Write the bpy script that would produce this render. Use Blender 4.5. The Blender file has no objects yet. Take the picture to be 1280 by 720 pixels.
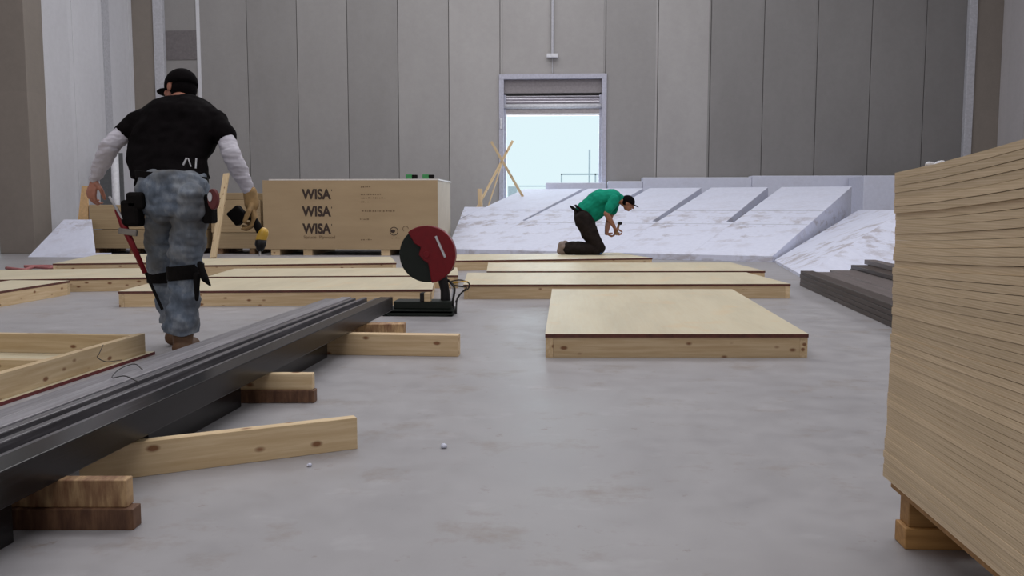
import bpy, bmesh, math, random
from mathutils import Vector, Matrix, noise, Euler
R = random.Random(7)
S = bpy.context.scene; C = S.collection
# ---------------------------------------------------------------- camera
F = 1100.0; PT = math.radians(5.35); YW = math.radians(3.5); CAM = Vector((0, 0, .9))
fwd = Vector((-math.sin(YW)*math.cos(PT), math.cos(YW)*math.cos(PT), -math.sin(PT)))
rgt = Vector((math.cos(YW), math.sin(YW), 0)); upv = rgt.cross(fwd)
cd = bpy.data.cameras.new('camera'); cam = bpy.data.objects.new('camera', cd); C.objects.link(cam)
cd.sensor_width = 36; cd.lens = F/1280*36; cd.clip_end = 400; cd.clip_start = .05
cam.location = CAM; cam.rotation_euler = (math.pi/2-PT, 0, YW); S.camera = cam
def ray(x, y): return fwd*F + rgt*(x-640) - upv*(y-360)
def onZ(x, y, z=0.0):            # point of the photo on a level plane
    d = ray(x, y); return CAM + d*((z-.9)/d.z)
def onY(x, y, Y):                # point of the photo at distance Y down the hall
    d = ray(x, y); return CAM + d*(Y/d.y)
V = Vector
# ---------------------------------------------------------------- materials
def nt(name):
    m = bpy.data.materials.new(name); m.use_nodes = True
    n = m.node_tree; n.nodes.clear()
    o = n.nodes.new('ShaderNodeOutputMaterial'); b = n.nodes.new('ShaderNodeBsdfPrincipled')
    n.links.new(b.outputs[0], o.inputs[0]); return m, n, b
def N(n, t, **k):
    x = n.nodes.new('ShaderNode'+t)
    for a, v in k.items(): setattr(x, a, v)
    return x
def coords(n, scale=(1, 1, 1), kind='Object'):
    c = N(n, 'TexCoord'); m = N(n, 'Mapping'); m.inputs['Scale'].default_value = scale
    n.links.new(c.outputs[kind], m.inputs[0]); return m.outputs[0]
def noise_n(n, vec, scale, detail=3, rough=.55):
    x = N(n, 'TexNoise'); x.inputs['Scale'].default_value = scale; x.inputs['Detail'].default_value = detail
    x.inputs['Roughness'].default_value = rough; n.links.new(vec, x.inputs['Vector']); return x.outputs['Fac']
def ramp(n, fac, stops):
    r = N(n, 'ValToRGB'); e = r.color_ramp.elements
    while len(e) < len(stops): e.new(.5)
    for i, (p, c) in enumerate(stops):
        e[i].position = p; e[i].color = (c[0], c[1], c[2], 1)
    n.links.new(fac, r.inputs[0]); return r.outputs[0]
def mix(n, fac, a, b, mode='MIX'):
    x = N(n, 'Mix', data_type='RGBA', blend_type=mode)
    if isinstance(fac, (int, float)): x.inputs[0].default_value = fac
    else: n.links.new(fac, x.inputs[0])
    for s, v in ((6, a), (7, b)):
        if isinstance(v, tuple): x.inputs[s].default_value = (v[0], v[1], v[2], 1)
        else: n.links.new(v, x.inputs[s])
    return x.outputs[2]
def bump(n, b, fac, s=.3, d=.01):
    x = N(n, 'Bump'); x.inputs['Strength'].default_value = s; x.inputs['Distance'].default_value = d
    n.links.new(fac, x.inputs['Height']); n.links.new(x.outputs[0], b.inputs['Normal'])
def sc(c, k): return (c[0]*k, c[1]*k, c[2]*k)
def plain(name, col, rough=.6, metal=0, var=.12, scale=20, bs=.15, spec=.5):
    m, n, b = nt(name); v = coords(n); f = noise_n(n, v, scale, 4)
    n.links.new(ramp(n, f, [(.3, sc(col, 1-var)), (.7, sc(col, 1+var))]), b.inputs['Base Color'])
    b.inputs['Roughness'].default_value = rough; b.inputs['Metallic'].default_value = metal
    b.inputs['Specular IOR Level'].default_value = spec; bump(n, b, f, bs, .003); return m
def wood(name, c1, c2, knots=True, rough=.65, grain=(1.2, 22, 22), sp=.0):
    m, n, b = nt(name); v = coords(n, grain)
    oi = N(n, 'ObjectInfo'); ad = N(n, 'VectorMath', operation='ADD')
    mu = N(n, 'VectorMath', operation='SCALE'); mu.inputs['Scale'].default_value = 40
    cx = N(n, 'CombineXYZ')
    for i in range(3): n.links.new(oi.outputs['Random'], cx.inputs[i])
    n.links.new(cx.outputs[0], mu.inputs[0]); n.links.new(v, ad.inputs[0]); n.links.new(mu.outputs[0], ad.inputs[1])
    f = noise_n(n, ad.outputs[0], 2.2, 5, .6)
    col = ramp(n, f, [(.3, c2), (.5, sc([ (a+d)/2 for a, d in zip(c1, c2)], 1)), (.62, c1)])
    if knots:
        v2 = coords(n, (7, 13, 13)); vo = N(n, 'TexVoronoi'); vo.inputs['Scale'].default_value = 1.0
        a2 = N(n, 'VectorMath', operation='ADD'); n.links.new(v2, a2.inputs[0]); n.links.new(mu.outputs[0], a2.inputs[1])
        n.links.new(a2.outputs[0], vo.inputs['Vector'])
        k = ramp(n, vo.outputs['Distance'], [(.10, (1, 1, 1)), (.19, (0, 0, 0))])
        col = mix(n, k, col, (c2[0]*.42, c2[1]*.26, c2[2]*.2))
    mr = N(n, 'MapRange'); mr.inputs['To Min'].default_value = .82; mr.inputs['To Max'].default_value = 1.12
    n.links.new(oi.outputs['Random'], mr.inputs['Value'])
    hs = N(n, 'HueSaturation'); n.links.new(mr.outputs[0], hs.inputs['Value']); n.links.new(col, hs.inputs['Color'])
    n.links.new(hs.outputs[0], b.inputs['Base Color']); b.inputs['Roughness'].default_value = rough
    bump(n, b, f, .25, .002); return m
PINE = wood('pine', (.66, .50, .31), (.53, .37, .20))
PINE2 = wood('pale_pine', (.62, .48, .30), (.50, .36, .20))
SKID = wood('skid_wood', (.46, .25, .085), (.32, .16, .05), knots=False)
DARKW = wood('shaded_block', (.20, .10, .05), (.07, .025, .012), knots=False, grain=(14, 3, 3))  # darker copy of the block wood; shade under the bundle is in its colour
OLDW = wood('weathered_block', (.50, .33, .17), (.16, .065, .03), knots=False, grain=(14, 3, 3))
def plytop(name, c, rot=False):
    m, n, b = nt(name); v = coords(n, (2.5, .5, 1)); f = noise_n(n, v, 1.6, 6, .65)
    g = noise_n(n, coords(n, (30, 1.5, 1)), 2, 4)
    col = ramp(n, f, [(.35, sc(c, .88)), (.55, c), (.75, sc(c, 1.06))])
    col = mix(n, .18, col, ramp(n, g, [(.3, (.5, .34, .16)), (.7, c)]))
    sp = noise_n(n, coords(n, (1, 1, 1)), 3.1, 2)
    col = mix(n, ramp(n, sp, [(.62, (0, 0, 0)), (.72, (.35, .35, .35))]), col, (.62, .44, .24))
    n.links.new(col, b.inputs['Base Color']); b.inputs['Roughness'].default_value = .5; return m
PLYTOP = plytop('plywood_face', (.57, .515, .375))
FILM = plain('dark_film_edge', (.10, .028, .018), .5, var=.3)
REDFILM = plain('red_film_edge', (.12, .012, .012), .5, var=.3)
def concrete_floor():
    m, n, b = nt('concrete_floor'); v = coords(n, (1, 1, 1))
    a = noise_n(n, v, .7, 6, .6); d = noise_n(n, v, 5, 6, .7); st = noise_n(n, coords(n, (1, 1.2, 1)), 2.4, 7, .72)
    col = ramp(n, a, [(.3, (.275, .266, .284)), (.7, (.345, .336, .350))])
    col = mix(n, .35, col, ramp(n, d, [(.3, (.235, .222, .225)), (.7, (.365, .352, .36))]))
    col = mix(n, ramp(n, st, [(.55, (0, 0, 0)), (.68, (.75, .75, .75))]), col, (.235, .20, .18))
    sp = noise_n(n, v, 9, 5, .7)
    col = mix(n, ramp(n, sp, [(.64, (0, 0, 0)), (.71, (.7, .7, .7))]), col, (.20, .165, .14))
    wh = noise_n(n, coords(n, (1, 1.4, 1)), 2.6, 4, .6)
    col = mix(n, ramp(n, wh, [(.6, (0, 0, 0)), (.75, (.5, .5, .5))]), col, (.43, .42, .44))
    n.links.new(col, b.inputs['Base Color'])
    n.links.new(ramp(n, d, [(.3, (.36, .36, .36)), (.7, (.55, .55, .55))]), b.inputs['Roughness'])
    bump(n, b, d, .12, .004); return m
def concrete_wall(name, c, axis=0, per=1.18, off=0, tones=None):
    m, n, b = nt(name); tc = N(n, 'TexCoord'); sp = N(n, 'SeparateXYZ'); n.links.new(tc.outputs['Object'], sp.inputs[0])
    ma = N(n, 'Math', operation='MULTIPLY_ADD'); ma.inputs[1].default_value = 1/per; ma.inputs[2].default_value = -off/per
    n.links.new(sp.outputs[axis], ma.inputs[0]); fl = N(n, 'Math', operation='FLOOR'); n.links.new(ma.outputs[0], fl.inputs[0])
    wn = N(n, 'TexWhiteNoise', noise_dimensions='1D'); n.links.new(fl.outputs[0], wn.inputs['W'])
    a = noise_n(n, coords(n, (1, 1, .35)), 1.1, 5, .6); d = noise_n(n, coords(n), 9, 5, .7)
    if tones:                      # own tone per precast panel, plus painted daylight glow near the door
        mr = N(n, 'MapRange'); mr.inputs['From Min'].default_value = tones[0]; mr.inputs['From Max'].default_value = tones[0]+len(tones[1])
        n.links.new(fl.outputs[0], mr.inputs['Value']); cr = N(n, 'ValToRGB'); cr.color_ramp.interpolation = 'CONSTANT'; e = cr.color_ramp.elements
        e.remove(e[1]); e[0].position = 0; e[0].color = (*[tones[1][0]*.6]*3, 1)
        for i, t in enumerate(tones[1][1:]): q = e.new((i+.5)/len(tones[1])); q.color = (*[t*.6]*3, 1)
        n.links.new(mr.outputs[0], cr.inputs[0]); tone = cr.outputs[0]; col = N(n, 'RGB').outputs[0]; col.default_value = (*c, 1)
    else: col = ramp(n, wn.outputs['Value'], [(0, sc(c, .90)), (1, sc(c, 1.10))])
    col = mix(n, .45, col, ramp(n, a, [(.3, sc((c[0], c[1]*.985, c[2]*.985), .84)), (.7, sc(c, 1.14))]))
    col = mix(n, .15, col, ramp(n, d, [(.3, sc(c, .7)), (.7, sc(c, 1.2))]))
    if tones: col = mix(n, 1.0, mix(n, 1.0, col, tone, 'MULTIPLY'), (1/.6, 1/.6, 1/.6), 'MULTIPLY')
    n.links.new(col, b.inputs['Base Color']); b.inputs['Roughness'].default_value = .8
    bump(n, b, d, .1, .004); return m
FLOOR = concrete_floor()
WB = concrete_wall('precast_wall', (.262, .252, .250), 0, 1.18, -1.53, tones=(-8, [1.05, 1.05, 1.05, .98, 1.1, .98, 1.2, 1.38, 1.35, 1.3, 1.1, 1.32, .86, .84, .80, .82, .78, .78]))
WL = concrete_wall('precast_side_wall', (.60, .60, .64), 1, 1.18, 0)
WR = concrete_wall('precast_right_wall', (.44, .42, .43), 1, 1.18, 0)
BROWN = concrete_wall('brown_column', (.235, .205, .18), 2, 3, 0)
JOINT = plain('joint_filler', (.115, .110, .108), .9)
TRIM = plain('light_trim', (.46, .46, .50), .6)
CEIL = plain('ceiling_sheet', (.33, .33, .34), .8)
FRAMEM = plain('door_frame_paint', (.42, .42, .50), .5)
LINTEL = plain('lintel_panel', (.22, .20, .21), .6)
STEEL = plain('shutter_steel', (.52, .50, .54), .32, .75, .05)
SILVER = plain('bright_metal', (.65, .65, .68), .3, .8, .05)
DARKM = plain('dark_metal', (.014, .013, .014), .5, .2, spec=.3)
def foam_mat():
    m, n, b = nt('white_foam'); v = coords(n, (1, 1, 1), 'Object')
    a = noise_n(n, coords(n, (1, 1.2, 2.4)), 2.6, 6, .68); d = noise_n(n, v, 14, 3)
    g = noise_n(n, v, .45, 2)
    base = ramp(n, d, [(.3, (.60, .62, .74)), (.7, (.65, .67, .79))])
    mk = ramp(n, a, [(.50, (0, 0, 0)), (.62, (.8, .8, .8))])
    mk2 = mix(n, 1.0, mk, ramp(n, g, [(.38, (0, 0, 0)), (.55, (1, 1, 1))]), 'MULTIPLY')
    sz = N(n, 'SeparateXYZ'); n.links.new(v, sz.inputs[0])
    mk2 = mix(n, 1.0, mk2, ramp(n, sz.outputs[2], [(.62, (1, 1, 1)), (.92, (.12, .12, .12))]), 'MULTIPLY')
    n.links.new(mix(n, mk2, base, (.36, .325, .34)), b.inputs['Base Color']); b.inputs['Roughness'].default_value = .75
    b.inputs['Specular IOR Level'].default_value = .25; bump(n, b, d, .1, .003); return m
FOAM = foam_mat()
GREYFOAM = plain('grey_foam', (.42, .42, .47), .8)
def sheet_edge():
    m, n, b = nt('plywood_edge')
    c = N(n, 'TexCoord'); oi = N(n, 'ObjectInfo'); sp = N(n, 'SeparateXYZ'); n.links.new(c.outputs['Object'], sp.inputs[0])
    w = N(n, 'Math', operation='MULTIPLY'); w.inputs[1].default_value = 2*math.pi/.0058; n.links.new(sp.outputs[2], w.inputs[0])
    s = N(n, 'Math', operation='SINE'); n.links.new(w.outputs[0], s.inputs[0])
    f = noise_n(n, coords(n, (6, 2.5, 60)), 2, 4)
    col = ramp(n, s.outputs[0], [(0, (.56, .42, .26)), (1, (.70, .56, .38))])
    col = mix(n, .5, col, ramp(n, f, [(.3, (.50, .37, .22)), (.7, (.76, .61, .42))]))
    mr = N(n, 'MapRange'); mr.inputs['To Min'].default_value = .86; mr.inputs['To Max'].default_value = 1.08
    n.links.new(oi.outputs['Random'], mr.inputs['Value'])
    hs = N(n, 'HueSaturation'); n.links.new(mr.outputs[0], hs.inputs['Value']); n.links.new(col, hs.inputs['Color'])
    n.links.new(hs.outputs[0], b.inputs['Base Color']); b.inputs['Roughness'].default_value = .7; return m
SHEET = sheet_edge()
def carton():
    m, n, b = nt('package_board'); f = noise_n(n, coords(n, (.6, .6, 3)), 1.5, 5)
    n.links.new(ramp(n, f, [(.3, (.33, .235, .135)), (.7, (.385, .28, .165))]), b.inputs['Base Color']); b.inputs['Roughness'].default_value = .7; return m
CARTON = carton()
PALECARD = plain('pale_package_side', (.50, .43, .33), .7, var=.06, scale=4)
BUNDLE = wood('bundle_wood', (.42, .31, .18), (.34, .24, .13), knots=False, grain=(.6, 1, 30))
INK = plain('dark_print', (.035, .018, .012), .7)
INK2 = plain('faded_print', (.17, .11, .06), .7)
PLANK = wood('black_plank', (.014, .012, .013), (.006, .005, .005), knots=False, rough=.24, grain=(1, 30, 30))
PLANK.node_tree.nodes['Principled BSDF'].inputs['Specular IOR Level'].default_value = .28
PLANKG = wood('grey_black_plank', (.13, .122, .134), (.05, .047, .052), knots=False, rough=.30, grain=(1, 30, 30))
PLANKS = wood('slate_grey_plank', (.27, .26, .285), (.15, .142, .155), knots=False, rough=.38, grain=(1, 30, 30))
PLANKB = wood('dark_brown_plank', (.060, .040, .032), (.028, .017, .013), knots=False, rough=.5, grain=(1, 30, 30))
PLANKL = wood('faded_brown_plank', (.16, .13, .125), (.095, .075, .07), knots=False, rough=.5, grain=(1, 30, 30))
SKIN = plain('skin', (.36, .15, .10), .55, var=.15, scale=30)
SKIN2 = plain('tan_skin', (.32, .14, .085), .55, var=.15, scale=30)
BLACK = plain('black_cloth', (.0045, .0035, .004), .95, var=.3, spec=.06)
BLACKN = plain('black_webbing', (.005, .004, .004), .8, var=.3, spec=.12)
WHITEC = plain('white_sleeve_cloth', (.50, .48, .54), .85, var=.06, scale=12)
def jeans():
    m, n, b = nt('faded_denim'); f = noise_n(n, coords(n, (1, 1, .6)), 9, 6, .65); g = noise_n(n, coords(n, (1, 1, 1)), 3, 3)
    col = ramp(n, f, [(.3, (.045, .06, .085)), (.5, (.125, .155, .205)), (.70, (.30, .33, .37))])
    col = mix(n, ramp(n, g, [(.45, (0, 0, 0)), (.6, (.8, .8, .8))]), col, (.10, .098, .095))
    n.links.new(col, b.inputs['Base Color']); b.inputs['Roughness'].default_value = .9; bump(n, b, f, .5, .01); return m
JEANS = jeans()
TEAL = plain('teal_cloth', (.008, .235, .150), .9, var=.12, scale=10, spec=.1)
TROUSER = plain('dark_grey_cloth', (.017, .013, .012), .95, var=.3, scale=10, spec=.1)
TANBOOT = plain('tan_leather', (.105, .052, .024), .7, var=.2)
GREYBOOT = plain('grey_brown_leather', (.20, .15, .13), .7, var=.2)
GLOVE = plain('yellow_leather_glove', (.30, .185, .075), .75, var=.25)
REDP = plain('red_plastic', (.155, .002, .007), .45, var=.1, spec=.3)
DKGREEN = plain('dark_green_metal', (.010, .014, .011), .55, var=.1, spec=.25)
YEL = plain('yellow_plastic', (.55, .33, .04), .4, var=.08)
GREENP = plain('green_plastic', (.03, .20, .06), .5)
BLUEP = plain('blue_pad', (.03, .09, .25), .5)
WHITEP = plain('white_plastic', (.62, .62, .66), .5)
WIRE = plain('black_rubber_cable', (.012, .010, .010), .5)
REDSTRAP = plain('faded_red_strap', (.36, .13, .13), .8)
OUTG = plain('pale_yard_ground', (.80, .84, .86), .9)
OUTW = plain('yard_grey', (.62, .67, .72), .8)
# ---------------------------------------------------------------- mesh helpers
def mk(name, bm, mat, parent=None, smooth=False, kind=None, bev=0, loc=None, rot=None):
    me = bpy.data.meshes.new(name)
    bmesh.ops.recalc_face_normals(bm, faces=bm.faces)
    bm.to_mesh(me); bm.free()
    for m in (mat if isinstance(mat, (list, tuple)) else [mat]): me.materials.append(m)
    if smooth:
        for p in me.polygons: p.use_smooth = True
    o = bpy.data.objects.new(name, me); C.objects.link(o)
    if parent: o.parent = parent
    if loc is not None: o.location = loc
    if rot is not None: o.rotation_euler = rot
    if kind: o['kind'] = kind
    if bev:
        b = o.modifiers.new('bevel', 'BEVEL'); b.width = bev; b.segments = 2; b.limit_method = 'ANGLE'
    return o
def tag(o, label, cat, group=None):
    o['label'] = label; o['category'] = cat
    if group: o['group'] = group
    return o
def empty(name, loc, label, cat, group=None, rz=0):
    o = bpy.data.objects.new(name, None); C.objects.link(o); o.location = loc; o.rotation_euler = (0, 0, rz)
    o.empty_display_size = .1
    return tag(o, label, cat, group)
def box(bm, lo, hi, M=None, mi=0):
    vs = [bm.verts.new((x, y, z)) for z in (lo[2], hi[2]) for x, y in ((lo[0], lo[1]), (hi[0], lo[1]), (hi[0], hi[1]), (lo[0], hi[1]))]
    if M: 
        for v in vs: v.co = M @ v.co
    fs = [(0, 3, 2, 1), (4, 5, 6, 7), (0, 1, 5, 4), (1, 2, 6, 5), (2, 3, 7, 6), (3, 0, 4, 7)]
    for f in fs: bm.faces.new([vs[i] for i in f]).material_index = mi
def boxo(name, lo, hi, mat, parent=None, bev=0, kind=None, loc=None, rot=None):
    bm = bmesh.new(); box(bm, lo, hi); return mk(name, bm, mat, parent, bev=bev, kind=kind, loc=loc, rot=rot)
def prism(bm, pts, depth_vec, mi=0):
    a = [bm.verts.new(p) for p in pts]; b = [bm.verts.new(V(p)+V(depth_vec)) for p in pts]; n = len(pts)
    bm.faces.new(a).material_index = mi; bm.faces.new(b[::-1]).material_index = mi
    for i in range(n): bm.faces.new((a[i], b[i], b[(i+1) % n], a[(i+1) % n])).material_index = mi
def frame_of(d):
    d = d.normalized(); u = V((0, 0, 1)) if abs(d.z) < .9 else V((0, 1, 0)); s = d.cross(u).normalized(); return s, s.cross(d).normalized()
def tube(bm, pts, r, seg=8, mi=0):
    pts = [V(p) for p in pts]; rings = []
    rr = r if isinstance(r, (list, tuple)) else [r]*len(pts)
    for i, p in enumerate(pts):
        d = pts[min(i+1, len(pts)-1)] - pts[max(i-1, 0)]; s, u = frame_of(d)
        rings.append([bm.verts.new(p + (s*math.cos(a)+u*math.sin(a))*rr[i]) for a in [2*math.pi*k/seg for k in range(seg)]])
    for a, b in zip(rings, rings[1:]):
        for k in range(seg): bm.faces.new((a[k], a[(k+1) % seg], b[(k+1) % seg], b[k])).material_index = mi
    bm.faces.new(rings[0][::-1]).material_index = mi; bm.faces.new(rings[-1]).material_index = mi
def spline(pts, n=8):
    pts = [V(p) for p in pts]; out = []
    P = [pts[0]*2-pts[1]]+pts+[pts[-1]*2-pts[-2]]
    for i in range(1, len(P)-2):
        for k in range(n):
            t = k/n; a, b, c, d = P[i-1], P[i], P[i+1], P[i+2]
            out.append(.5*((2*b)+(c-a)*t+(2*a-5*b+4*c-d)*t*t+(3*b-a-3*c+d)*t**3))
    out.append(pts[-1]); return out
def ell(bm, c, r, rot=None, seg=20, rings=14, mi=0):
    M = Matrix.Translation(V(c)) @ ((rot.to_matrix().to_4x4()) if rot is not None else Matrix.Identity(4)) @ Matrix.Diagonal((r[0], r[1], r[2], 1))
    g = bmesh.ops.create_uvsphere(bm, u_segments=seg, v_segments=rings, radius=1, matrix=M)
    if mi:
        for v in g['verts']:
            for f in v.link_faces: f.material_index = mi
def cap(bm, a, ra, b, rb, seg=16, flat=None):
    # tapered capsule, optional (side vector, scale) cross section
    a, b = V(a), V(b); d = b-a; L = max(d.length, 1e-5); s, u = frame_of(d)
    if flat is not None:
        sd = flat[0]; s = (sd - d.normalized()*sd.dot(d.normalized())).normalized(); u = s.cross(d).normalized()
    k2 = flat[1] if flat is not None else 1
    rings = []; dn = d.normalized()
    for t in (-80, -55, -28, 0): rings.append((a+dn*ra*math.sin(math.radians(t)), ra*math.cos(math.radians(t))))
    for t in (0, 28, 55, 80): rings.append((b+dn*rb*math.sin(math.radians(t)), rb*math.cos(math.radians(t))))
    vv = [[bm.verts.new(p+(s*math.cos(2*math.pi*i/seg)+u*k2*math.sin(2*math.pi*i/seg))*r) for i in range(seg)] for p, r in rings]
    for x, y in zip(vv, vv[1:]):
        for i in range(seg): bm.faces.new((x[i], x[(i+1) % seg], y[(i+1) % seg], y[i]))
    bm.faces.new(vv[0][::-1]); bm.faces.new(vv[-1])
def chain(bm, pts, flat=None):
    for (p, r), (q, s) in zip(pts, pts[1:]): cap(bm, p, r, q, s, flat=flat)
def fuse(name, bm, mat, parent, voxel=.008, sm=6, fold=0, fs=14, stretch=(1, 1, 1)):
    """melt overlapping solids into one continuous surface"""
    me = bpy.data.meshes.new('tmp'); bmesh.ops.recalc_face_normals(bm, faces=bm.faces); bm.to_mesh(me); bm.free()
    o = bpy.data.objects.new('tmp', me); C.objects.link(o)
    m = o.modifiers.new('r', 'REMESH'); m.mode = 'VOXEL'; m.voxel_size = voxel; m.adaptivity = 0
    if sm:
        k = o.modifiers.new('s', 'SMOOTH'); k.factor = .5; k.iterations = sm
    dg = bpy.context.evaluated_depsgraph_get(); nm = bpy.data.meshes.new_from_object(o.evaluated_get(dg), depsgraph=dg)
    bpy.data.objects.remove(o)
    if fold:
        ns = [v.normal.copy() for v in nm.vertices]
        for v, n in zip(nm.vertices, ns):
            q = V((v.co.x*stretch[0], v.co.y*stretch[1], v.co.z*stretch[2]))*fs
            v.co += n*fold*(noise.noise(q)+.5*noise.noise(q*2.1))
    nm.materials.clear(); nm.materials.append(mat); nm.name = name
    for p in nm.polygons: p.use_smooth = True
    r = bpy.data.objects.new(name, nm); C.objects.link(r); r.parent = parent; return r
def beam(name, p0, p1, w, h, mat, label=None, cat=None, group=None, parent=None, bev=.002, updir=None):
    """board from p0 to p1 (bottom centre line), w across, h up; local x runs along it"""
    p0, p1 = V(p0), V(p1); d = p1-p0; L = d.length; x = d.normalized(); u = V(updir) if updir else V((0, 0, 1))
    y = u.cross(x).normalized(); z = x.cross(y)
    bm = bmesh.new(); box(bm, (-L/2, -w/2, 0), (L/2, w/2, h)); o = mk(name, bm, mat, parent, bev=bev)
    M = Matrix((x, y, z)).transposed().to_4x4(); M.translation = (p0+p1)/2; o.matrix_world = M
    if label: tag(o, label, cat, group)
    return o
# ---------------------------------------------------------------- the hall
YB = 20.5; XL = -10.12; XR = 9.56; H = 10.0
boxo('floor', (-13, -10, -.2), (12, YB+.3, 0), FLOOR, kind='structure')
boxo('ceiling', (-13, -10, H), (12, YB+.3, H+.2), CEIL, kind='structure')
def panels(bm, a, b, lo, hi, axis, face0, face1, per, start, z0=0, z1=H, gap=.014):
    k = start
    while k > a: k -= per
    while k < b:
        u, v = max(k+gap/2, a), min(k+per-gap/2, b); k += per
        if v-u < .02: continue
        if axis == 0: box(bm, (u, face0, z0), (v, face1, z1))
        else: box(bm, (face0, u, z0), (face1, v, z1))
DX0, DX1, DZ = -1.47, .83, 3.80
bm = bmesh.new()
panels(bm, -13, DX0, 0, 0, 0, YB, YB+.25, 1.18, -1.53)
panels(bm, DX1, 12, 0, 0, 0, YB, YB+.25, 1.18, .88)
panels(bm, DX0, DX1, 0, 0, 0, YB, YB+.25, 1.18, -1.51, z0=DZ)
wb = mk('wall_back', bm, WB, kind='structure', bev=.006)
bm = bmesh.new(); box(bm, (-13, YB+.03, 0), (DX0, YB+.27, H)); box(bm, (DX1, YB+.03, 0), (12, YB+.27, H)); box(bm, (DX0, YB+.03, DZ), (DX1, YB+.27, H))
mk('joint_filler', bm, JOINT, wb)
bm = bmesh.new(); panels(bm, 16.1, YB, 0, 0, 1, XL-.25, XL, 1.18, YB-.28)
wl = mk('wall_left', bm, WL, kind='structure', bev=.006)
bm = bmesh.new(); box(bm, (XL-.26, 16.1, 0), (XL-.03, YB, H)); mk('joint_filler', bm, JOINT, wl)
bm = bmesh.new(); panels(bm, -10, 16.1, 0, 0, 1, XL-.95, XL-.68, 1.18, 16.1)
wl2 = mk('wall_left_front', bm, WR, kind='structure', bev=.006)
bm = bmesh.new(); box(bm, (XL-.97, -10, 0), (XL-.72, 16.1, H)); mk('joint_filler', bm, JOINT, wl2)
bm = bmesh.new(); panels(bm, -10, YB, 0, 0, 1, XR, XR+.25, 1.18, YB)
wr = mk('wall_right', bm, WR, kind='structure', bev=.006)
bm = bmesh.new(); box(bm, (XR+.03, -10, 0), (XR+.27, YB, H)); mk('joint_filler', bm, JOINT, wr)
boxo('wall_front', (-13, -10.25, 0), (12, -10, H), WR, kind='structure')
# columns and trims
boxo('trim_1', (-10.62, 15.92, 0), (-9.93, 16.5, H), BROWN, kind='structure', bev=.01)
boxo('trim_2', (XL, YB-.10, 0), (-9.6, YB, H), BROWN, kind='structure', bev=.008)
boxo('trim_3', (8.99, YB-.10, 0), (XR, YB, H), BROWN, kind='structure', bev=.008)
boxo('trim_4', (-9.6, YB-.14, 0), (-9.37, YB, H), TRIM, kind='structure', bev=.01)
boxo('trim_5', (8.82, YB-.14, 0), (8.99, YB, H), TRIM, kind='structure', bev=.01)
boxo('trim_6', (-8.62, YB-.02, 0), (-8.54, YB, H), WL, kind='structure')
boxo('trim_8', (XL, YB-1.45, 0), (XL+.03, YB-1.2, H), TRIM, kind='structure')
p = onY(209, 75, YB); q = onY(249, 38, YB)
boxo('trim_9', (p.x, YB-.015, p.z), (q.x, YB, q.z), plain('patch_board', (.155, .14, .145), .8), kind='structure')
# roller door opening
d = empty('door_1', (0, YB, 0), '', ''); del d['label']; del d['category']; d['kind'] = 'structure'
Z = -YB
bm = bmesh.new()
box(bm, (DX0-.08, -.05, 0), (DX0+.03, .27, DZ+.09)); box(bm, (DX1-.03, -.05, 0), (DX1+.08, .27, DZ+.09)); box(bm, (DX0-.08, -.055, DZ-.02), (DX1+.08, .27, DZ+.09))
mk('door_frame', bm, FRAMEM, d, bev=.004)
zt = onY(690, 116, YB).z; zb = onY(690, 142, YB).z
boxo('shutter_box', (DX0+.03, .05, zt), (DX1-.03, .25, DZ), LINTEL, d, bev=.004)
hh = zt-zb
bm = bmesh.new()
cuts = [0, .12, .26, .40, .46]
for k in range(4):
    za, zc = zt-.03-hh*cuts[k], zt-.03-hh*cuts[k+1]
    n_s = 6; pv = None
    for t in range(n_s+1):
        u = t/n_s; y = .13-.035*math.sin(math.pi*u)-(.03*u if k == 0 else 0); z = za+(zc-za)*u
        cur = (bm.verts.new((DX0+.03, y, z)), bm.verts.new((DX1-.03, y, z)))
        if pv: bm.faces.new((pv[0], pv[1], cur[1], cur[0]))
        pv = cur
box(bm, (DX0+.03, .14, zb), (DX1-.03, .16, zt))
mk('shutter_curtain', bm, STEEL, d, smooth=False)
bm = bmesh.new(); tube(bm, [(DX0+.03, .06, zt-.03-hh*.57), (DX1-.03, .06, zt-.03-hh*.57)], .055, 16); mk('shutter_tube', bm, WHITEP, d, smooth=True)
boxo('lower_slat', (DX0+.03, .07, zb+.02), (DX1-.03, .10, zb+.13), plain('dull_slat', (.36, .33, .34), .5, .3), d, bev=.006)
boxo('bottom_rail', (DX0+.03, .08, zb-.035), (DX1-.03, .16, zb+.02), SILVER, d, bev=.006)
boxo('shadow_gap', (DX0+.03, .06, zt-.035), (DX1-.03, .12, zt), DARKM, d)
for x in (DX0+.03, DX1-.08): boxo('guide_rail', (x, .06, 0), (x+.05, .2, zt), FRAMEM, d)
hl = onY(628, 155, YB); boxo('switch', (DX0-.05, -.08, hl.z-.12), (DX0-.01, -.05, hl.z+.12), WHITEP, d, bev=.005)
# lamp and conduit over the door
p = onY(690.5, 70.5, YB)
e = empty('emergency_lamp', (p.x, YB-.035, p.z), 'small white box lamp on the wall above the roller door, below a vertical conduit', 'lamp')
boxo('housing', (-.13, -.10, -.045), (.13, 0, .045), WHITEP, e, bev=.012)
bm = bmesh.new(); tube(bm, [(0, -.02, .045), (0, -.02, H-p.z)], .028, 8); mk('conduit', bm, TRIM, e)
bm = bmesh.new(); tube(bm, [(0, -.01, -.045), (0, -.01, DZ+.1-p.z)], .008, 6); mk('cable', bm, TRIM, e)
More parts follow.
